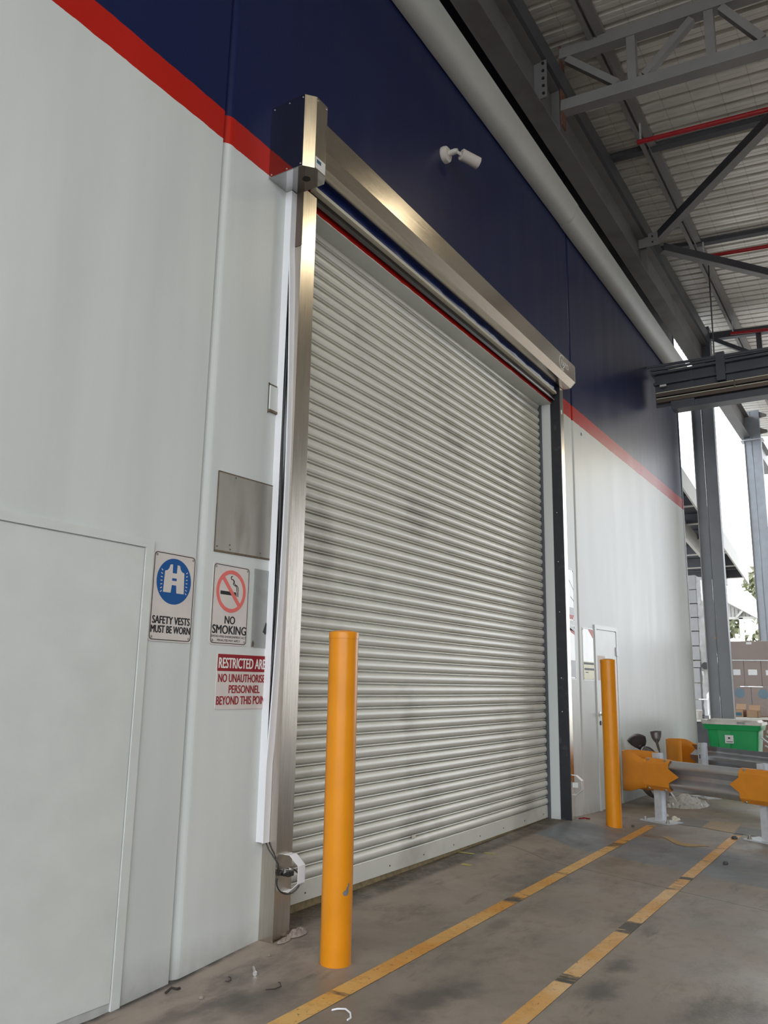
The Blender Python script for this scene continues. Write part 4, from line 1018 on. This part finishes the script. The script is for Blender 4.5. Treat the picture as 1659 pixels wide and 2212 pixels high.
for (x, y, dx, dy, lb) in ((6.43, .07, .02, .07, 'lime paint dash on the floor at the foot of the shutter'), (6.53, -.095, .018, .05, 'lime paint dash on the floor out from the shutter'), (6.05, -.12, .03, .04, 'lime paint blot on the floor, leftmost of the lime marks')):
    patch('paint_dash', [(x - dx, y + dy), (x + dx, y + dy), (x + dx * .8, y - dy), (x - dx, y - dy)], 'line5', lb)

# ------------------------------------------------------------------ green tub and goods at the far end
gt = thing('green_tub', 'green plastic tub with a dirty white lid behind the far rail', 'tub', (13.7, -.83, .2))
def taper(x0, x1, y0, y1, z0, z1, ins, bev=.03):
    mb = MB(); b_ = bev
    def ring(i, z):
        return [mb.bm.verts.new((x, y, z)) for x, y in rrect(x0 + i, x1 - i, y0 + i, y1 - i, .05, 4)]
    A, B = ring(ins, z0), ring(0, z1)
    n = len(A)
    for k in range(n): mb.bm.faces.new([A[k], A[(k + 1) % n], B[(k + 1) % n], B[k]])
    mb.bm.faces.new(A[::-1]); mb.bm.faces.new(B); return mb
obj('body', taper(13.5, 14.05, -1.215, -.475, .24, .84, .055), 'green', gt, True)
obj('rim', taper(13.46, 14.09, -1.255, -.425, .805, .885, .02), 'green', gt, True)
ldm = taper(13.45, 14.10, -1.27, -.42, .885, .925, .0); obj('lid', ldm, 'lid', gt, True)
obj('lid_panel', taper(13.52, 14.03, -1.20, -.50, .925, .955, -.03), 'lid', gt, True)
obj('lid_hinge', MB().bar((13.75, -.43, .91), (13.75, -.37, .92), .12, .045), 'lid', gt)
obj('lid_latch', MB().box(13.44, 13.452, -1.04, -.93, .90, .93), 'cartong', gt)
obj('rib', MB().prism([(-.66, .45), (-.80, .45), (-.82, .80), (-.64, .80)], 13.50, 13.53, 'x'), 'green', gt)
lb_ = obj('label', MB().bar((13.492, -.742, .672), (13.492, -.862, .672), .012, .118, (0, 0, 1)), 'label', gt)
obj('label_print', (lambda mb: (mb.box(13.482, 13.486, -.815, -.785, .68, .70), mb.box(13.482, 13.486, -.85, -.76, .632, .640), mb)[-1])(MB()), 'signk', lb_)
for (x, y) in ((13.65, -1.05), (13.65, -.6), (13.95, -1.05), (13.95, -.6)):
    obj('caster', MB().lathe([(0, -.018), (.06, -.018), (.06, .018), (0, .018)], (x, y, .08), (0, 1, 0), 16), 'blackp', gt, True)
    obj('caster_fork', MB().box(x - .02, x + .02, y - .025, y + .025, .08, .25), 'galvm', gt)
tr = thing('hand_trolley', 'grey tubular hand trolley to the right of the green tub', 'trolley', (13.9, -1.6, 0))
for dx in (0, .45):
    obj('frame_tube', MB().tube([(13.55 + dx, -1.24, .72), (13.55 + dx, -1.5, .5), (13.55 + dx, -2.0, .12)], .016, 10), 'galvm', tr, True)
    obj('frame_tube', MB().tube([(13.55 + dx, -1.28, .60), (13.55 + dx, -1.9, .30)], .014, 10), 'galvm', tr, True)
obj('deck', MB().bar((13.77, -1.32, .80), (13.77, -1.95, .80), .5, .04, (0, 0, 1)), 'plate', tr)
obj('wheel', MB().lathe([(0, -.025), (.11, -.025), (.11, .025), (0, .025)], (13.55, -1.98, .11), (1, 0, 0), 20), 'blackp', tr, True)
obj('wheel', MB().lathe([(0, -.025), (.11, -.025), (.11, .025), (0, .025)], (14.0, -1.98, .11), (1, 0, 0), 20), 'blackp', tr, True)
# dark crate and bits left of the column
dc = thing('dark_crate', 'dark crate with white scraps on top, between the wall end and the tub', 'crate', (16.2, .0, 0))
obj('body', MB().box(15.95, 16.6, -.16, .62, 0, .82, .01), 'dark', dc)
obj('top_board', MB().box(15.92, 16.62, -.18, .64, .82, .85), 'lid', dc)
crumple_o = MB()
tagd = tag(obj('white_bucket', MB().lathe([(0, 0), (.10, 0), (.12, .16), (.10, .17), (0, .15)], (16.2, .22, .852), (0, 0, 1), 20), 'lid', None, True), 'small white rounded tub on top of the dark crate', 'tub')

# cartons on the pallet, right
PX = 18.0
def carton(y0, y1, z0, z1, label, m='carton', x0=PX, x1=PX + .5, lab=None, disc=None, group='wrapped cartons on the pallet'):
    t = thing('carton', label, 'box', ((x0 + x1) / 2, (y0 + y1) / 2, z0), group)
    obj('box', MB().box(x0, x1, min(y0, y1) + .004, max(y0, y1) - .004, z0 + .003, z1 - .003, .006), m, t)
    if lab:
        for (a, b, c, d) in lab: obj('paper_label', MB().box(x0 - .003, x0, b, a, c, d), 'label', t)
    if disc: obj('blue_disc', MB().lathe([(0, 0), (.098, 0), (.098, .002), (0, .002)], (x0 - .002, disc[0], disc[1]), (1, 0, 0), 28), 'teal', t)
    return t
carton(-.145, -1.52, 1.985, 2.365, 'wide carton on the top layer of the wrapped pallet', lab=[(-.46, -.56, 2.30, 2.345)])
pos = ['left end', 'second from the left', 'third from the left', 'right end']
for i in range(4):
    y = -.145 - i * .43 if i else -.145; a = -.145 - .43 * i
    yb = [-.145, -.70, -1.13, -1.56]; 
cols2 = [(-.145, -.385), (-.385, -.705), (-.705, -1.05), (-1.05, -1.52)]
nm = ['leftmost', 'second from left', 'third from left', 'rightmost']
for i, (a, b) in enumerate(cols2):
    carton(a, b, 1.465, 1.98, 'brown carton in the upper middle layer of the pallet, ' + nm[i], lab=[[(-.18, -.315, 1.688, 1.80)], [(-.46, -.625, 1.69, 1.80)], [(-.785, -.95, 1.69, 1.79)], []][i])
cols3 = [(-.145, -.49), (-.49, -.90), (-.90, -1.52)]
for i, (a, b) in enumerate(cols3):
    carton(a, b, .80, 1.462, 'brown carton with a blue disc in the lower layer, ' + ['leftmost', 'middle', 'rightmost'][i], disc=[(-.275, 1.335), (-.71, 1.322), (-1.2, 1.32)][i])
for i, (a, b) in enumerate(cols3):
    carton(a, b, .15, .798, 'brown carton on the bottom layer of the pallet, ' + ['leftmost', 'middle', 'rightmost'][i])
pw = thing('wooden_pallet', 'wooden pallet under the wrapped brown cartons', 'pallet', (18.3, -.83, 0))
for k in range(3): obj('bearer', MB().box(18.0, 18.55, -.25 - k * .6, -.15 - k * .6, 0, .11), 'bark', pw)
for k in range(4): obj('deck_board', MB().box(18.0 + k * .15, 18.1 + k * .15, -1.55, -.12, .11, .14), 'bark', pw)
wm = MB().box(PX - .014, PX - .012, -1.55, -.12, .9, 2.37); wm.box(PX - .012, PX + .5, -.13, -.128, .9, 2.37)
tag(obj('stretch_wrap', wm, 'wrap'), 'clear stretch wrap around the brown cartons', 'stretch wrap')
tag(obj('wrap_fold', MB().tube([(PX - .02, -.14, 1.982), (PX - .022, -.6, 1.979), (PX - .02, -1.52, 1.975)], .010, 8), 'wrapw', None, True), 'bunched white fold of wrap between the top two layers', 'stretch wrap')
def open_box(y0, y1, z0, z1, x0, label, m='cartonl'):
    t = thing('open_carton', label, 'box', (x0 + .15, (y0 + y1) / 2, z0), 'open cartons beside the pallet')
    b_ = MB(); th = .006
    b_.box(x0, x0 + th, y1, y0, z0, z1); b_.box(x0 + .3, x0 + .3 + th, y1, y0, z0, z1); b_.box(x0, x0 + .3, y1, y1 + th, z0, z1); b_.box(x0, x0 + .3, y0 - th, y0, z0, z1); b_.box(x0, x0 + .3, y1, y0, z0, z0 + th)
    obj('box', b_, m, t)
    obj('flap', MB().bar((x0 + .3, (y0 + y1) / 2, z1), (x0 + .36, (y0 + y1) / 2, z1 + .10), abs(y1 - y0), .005), m, t)
    return t
tbx = thing('work_table', 'low table under the open cartons beyond the green tub', 'table', (17.2, -.6, 0))
obj('table_top', MB().box(16.95, 17.45, -1.1, -.26, .86, .892), 'lid', tbx)
for (x, y) in ((17.0, -.3), (17.0, -1.05), (17.4, -.3), (17.4, -1.05)): obj('leg', MB().box(x - .02, x + .02, y - .02, y + .02, 0, .86), 'galvm', tbx)
ob1 = open_box(-.30, -.475, .892, 1.03, 17.0, 'small brown box with a blue printed label, left of the open cartons', 'cartonl')
obj('printed_label', MB().box(16.996, 17.0, -.44, -.34, .92, .98), 'teal', ob1)
open_box(-.525, -.725, .892, 1.015, 17.0, 'open brown carton with raised flaps, right of the small printed box', 'cartonl')

# grey carton stack between wall end and column
zs = [(3.40, 3.70), (3.115, 3.395), (2.835, 3.105), (2.555, 2.825), (2.258, 2.545), (1.97, 2.25), (1.82, 1.955), (1.52, 1.815), (1.20, 1.51), (.885, 1.19)]
nm = ['topmost', 'second', 'third', 'fourth', 'fifth', 'sixth', 'seventh', 'eighth', 'ninth', 'lowest visible']
for i, (a, b) in enumerate(zs):
    carton(.92, .36 if i > 6 else .34, a, b, 'grey wrapped carton past the wall end, %s from the top of its stack' % nm[i] if 0 < i < 9 else 'grey wrapped carton past the wall end, %s in its stack' % nm[i], 'cartong', 17.5, 18.0, group='grey cartons stacked past the wall end')
tag(obj('stack_base', MB().box(17.5, 18.0, .34, .92, 0, .88, .01), 'dark'), 'dark base under the grey carton stack past the wall end', 'pallet')
wm = MB(); V = []
random.seed(4)
for i in range(30):
    z = .886 + i * .0957
    V.append([wm.bm.verts.new((17.52 + random.uniform(-.02, .02) + .03 * k, .335 - .04 * k + random.uniform(-.012, .012), z)) for k in range(4)])
for A, B in zip(V, V[1:]):
    for q in range(3): wm.bm.faces.new([A[q], A[q + 1], B[q + 1], B[q]])
tag(obj('loose_wrap', wm, 'wrapw', None, True), 'loose white plastic wrap hanging beside the grey carton stack', 'stretch wrap')
tag(obj('wrapped_roll', MB().lathe([(0, 0), (.07, 0), (.07, .18), (0, .18)], (17.48, .25, 1.86), (1, .2, 0), 16), 'dark', None, True), 'dark round roll end sticking out of the carton stack', 'roll')

# ------------------------------------------------------------------ outside: canopy, shed, trees
cn = thing('canopy', 'open sided canopy with a pale sloping fascia beyond the wall end', 'canopy', (21, 1.5, 4.5))
def cz_(x): return 5.93 - (x - 17.7) * .145
XA, XB = 15.6, 25.5
mb = MB(); 
for ya, yb, dz0, dz1 in ((.46, .50, -.42, .02),):
    V = [mb.bm.verts.new(p) for p in [(x, y, cz_(x) + dz) for x in (XA, XB) for y in (ya, yb) for dz in (dz0, dz1)]]
    for f in ((0, 1, 3, 2), (4, 6, 7, 5), (0, 4, 5, 1), (2, 3, 7, 6), (0, 2, 6, 4), (1, 5, 7, 3)): mb.bm.faces.new([V[i] for i in f])
obj('fascia', mb, 'fascia', cn)
mb = MB(); V = [mb.bm.verts.new(p) for p in [(x, y, cz_(x) + dz) for x in (XA, XB) for y in (.5, 6.5) for dz in (-.02, .03)]]
for f in ((0, 1, 3, 2), (4, 6, 7, 5), (0, 4, 5, 1), (2, 3, 7, 6), (0, 2, 6, 4), (1, 5, 7, 3)): mb.bm.faces.new([V[i] for i in f])
obj('roof_deck', mb, 'soffit', cn)
for k in range(8):
    x = 16.4 + k * 1.25; z = cz_(x)
    pz = obj('purlin', MB().box(x, x + .10, .5, 6.4, z - .28, z - .05), 'soffit', cn)
    obj('purlin_lip', MB().box(x - .02, x + .12, .5, 6.4, z - .30, z - .28), 'fascia', pz)
obj('inner_beam', MB().prism([(16.6, cz_(16.6) - .35), (25.3, cz_(25.3) - .05), (25.3, cz_(25.3) - .48), (16.6, cz_(16.6) - .78)], 1.0, 1.08, 'y'), 'fascia', cn)
for (x) in (25.2,):
    obj('post', MB().box(x, x + .15, 4.0, 4.15, 0, cz_(x)), 'galvm', cn)
obj('post', MB().box(16.4, 16.55, 5.0, 5.15, 0, cz_(16.4)), 'galvm', cn)

sd = thing('gabled_shed', 'small shed with a bright white roof and grey gable in the distance', 'shed', (34.5, 1.5, 3))
mb = MB(); 
for (a, b) in (((7.0, 4.60), (1.45, 4.15)),): pass
def roofpl(pts, th=.08):
    mb = MB(); A = [mb.bm.verts.new(p) for p in pts]; B = [mb.bm.verts.new((p[0], p[1], p[2] - th)) for p in pts]
    mb.bm.faces.new(A); mb.bm.faces.new(B[::-1]); n = len(pts)
    for i in range(n): mb.bm.faces.new([A[i], A[(i + 1) % n], B[(i + 1) % n], B[i]])
    return mb
obj('roof_sheet', roofpl([(33.9, 2.75, 4.95), (33.9, 1.45, 4.13), (41, 1.45, 4.25), (41, 2.75, 5.9)]), 'roofw', sd)
obj('roof_sheet', roofpl([(33.9, 2.75, 4.95), (41, 2.75, 5.9), (41, 5.5, 4.2), (33.9, 5.5, 3.4)]), 'roofw', sd)
obj('gable_wall', MB().prism([(1.62, 4.14), (2.75, 4.84), (3.9, 4.14)], 34.05, 34.12, 'x'), 'board', sd)
gb = MB()
for k in range(14): gb.box(34.03, 34.05, 1.75 + k * .13, 1.76 + k * .13, 4.14, 4.2 + min(k, 8) * .07)
obj('board_joints', gb, 'dark', sd)
obj('barge_board', MB().bar((34.0, 1.50, 4.13), (34.0, 2.76, 4.88), .06, .10, (0, 0, 1)), 'fascia', sd)
obj('tie_beam', MB().box(34.0, 34.1, 1.55, 5.2, 4.05, 4.14), 'fascia', sd)
obj('brace', MB().bar((33.95, 1.95, 4.38), (33.95, 2.2, 4.12), .06, .07), 'fascia', sd)
obj('post', MB().box(34.0, 34.15, 1.98, 2.12, 0, 4.1), 'galvm', sd)
obj('post', MB().box(40, 40.15, 1.98, 2.12, 0, 4.1), 'galvm', sd)
obj('post', MB().box(34.0, 34.15, 4.6, 4.75, 0, 4.0), 'galvm', sd)

def tree(x, y, h, r, label, seed, n=3600):
    random.seed(seed)
    t = thing('gum_tree', label, 'tree', (x, y, -.05), 'trees beyond the yard')
    obj('trunk', MB().tube([(x, y, -.05), (x + .2, y + .1, h * .35), (x - .1, y, h * .7)], [.22, .16, .06], 8), 'bark', t, True)
    mb = MB()
    blobs = [(random.uniform(-r, r) * .7, random.uniform(-r, r) * .7, random.uniform(.35, .95) * h, random.uniform(.35, .6) * r) for _ in range(12)]
    for _ in range(n):
        bx, by, bz, br = random.choice(blobs)
        d = Vector((random.gauss(0, 1), random.gauss(0, 1), random.gauss(0, .8))).normalized() * br * random.uniform(.5, 1)
        c = Vector((x + bx, y + by, bz)) + d
        a = Vector((random.uniform(-1, 1), random.uniform(-1, 1), random.uniform(-1, 1))).normalized(); b = a.cross(Vector((random.uniform(-1, 1), random.uniform(-1, 1), random.uniform(-1, 1)))).normalized()
        s = random.uniform(.14, .32)
        mb.bm.faces.new([mb.bm.verts.new(c + a * s), mb.bm.verts.new(c + b * s * .5), mb.bm.verts.new(c - a * s), mb.bm.verts.new(c - b * s * .5)])
    obj('foliage', mb, 'leaf', t)
tree(52, 2.2, 8.6, 2.6, 'olive green gum tree above the white shed roof', 21)
tree(46, 6.4, 5.6, 2.2, 'pale green tree seen under the shed eaves, left of the shed post', 22)
tree(42, 1.0, 5.2, 1.6, 'bright green tree seen under the shed eaves, right of the shed post', 23)

# ------------------------------------------------------------------ camera
H, D = 1.42, 3.15
yaw, pitch, roll = [math.radians(a) for a in (57.5577, 11.8508, .9971)]
cy, sy, cp, sp = math.cos(yaw), math.sin(yaw), math.cos(pitch), math.sin(pitch)
fwd = Vector((sy * cp, cy * cp, sp)); rt = Vector((cy, -sy, 0)); up = rt.cross(fwd)
cr, sr = math.cos(roll), math.sin(roll)
r2 = rt * cr + up * sr; u2 = up * cr - rt * sr
cam = bpy.data.cameras.new('camera'); co = bpy.data.objects.new('camera', cam); C.objects.link(co)
cam.sensor_fit = 'VERTICAL'; cam.sensor_height = 36; cam.sensor_width = 27; cam.lens = 1754.33 * 36 / 2212
cam.clip_start = .05; cam.clip_end = 400
mw = Matrix(((r2.x, u2.x, -fwd.x, 0), (r2.y, u2.y, -fwd.y, -D), (r2.z, u2.z, -fwd.z, H), (0, 0, 0, 1)))
co.matrix_world = mw
bpy.context.scene.camera = co

# ------------------------------------------------------------------ light
sc = bpy.context.scene
wd = bpy.data.worlds.new('overcast_sky'); sc.world = wd; wd.use_nodes = True
nt = wd.node_tree; bg = nt.nodes['Background']
bg.inputs['Color'].default_value = (.90, .95, 1.0, 1); bg.inputs['Strength'].default_value = 2.0
def lamp(name, loc, size, energy, col, rot=(0, 0, 0)):
    l = bpy.data.lights.new(name, 'AREA'); l.shape = 'DISK'; l.size = size; l.energy = energy; l.color = col
    o = bpy.data.objects.new(name, l); C.objects.link(o); o.location = loc; o.rotation_euler = rot; return o
lamp('high_bay_light', (8.4, -3.3, 7.5), .5, 24, (1, .85, .58))
lamp('high_bay_light', (1.3, -4.3, 7.4), .8, 15, (1, .85, .58))
lamp('high_bay_light', (20.5, -4.6, 7.2), .5, 60, (1, .86, .58))

sc.view_settings.view_transform = 'Standard'; sc.view_settings.look = 'None'
sc.view_settings.gamma = 1; sc.view_settings.use_curve_mapping = False
sc.view_settings.exposure = 1.03
sc.cycles.use_denoising = True
sc.cycles.max_bounces = 8; sc.cycles.diffuse_bounces = 5; sc.cycles.glossy_bounces = 4; sc.cycles.transparent_max_bounces = 8
sc.cycles.sample_clamp_indirect = 6
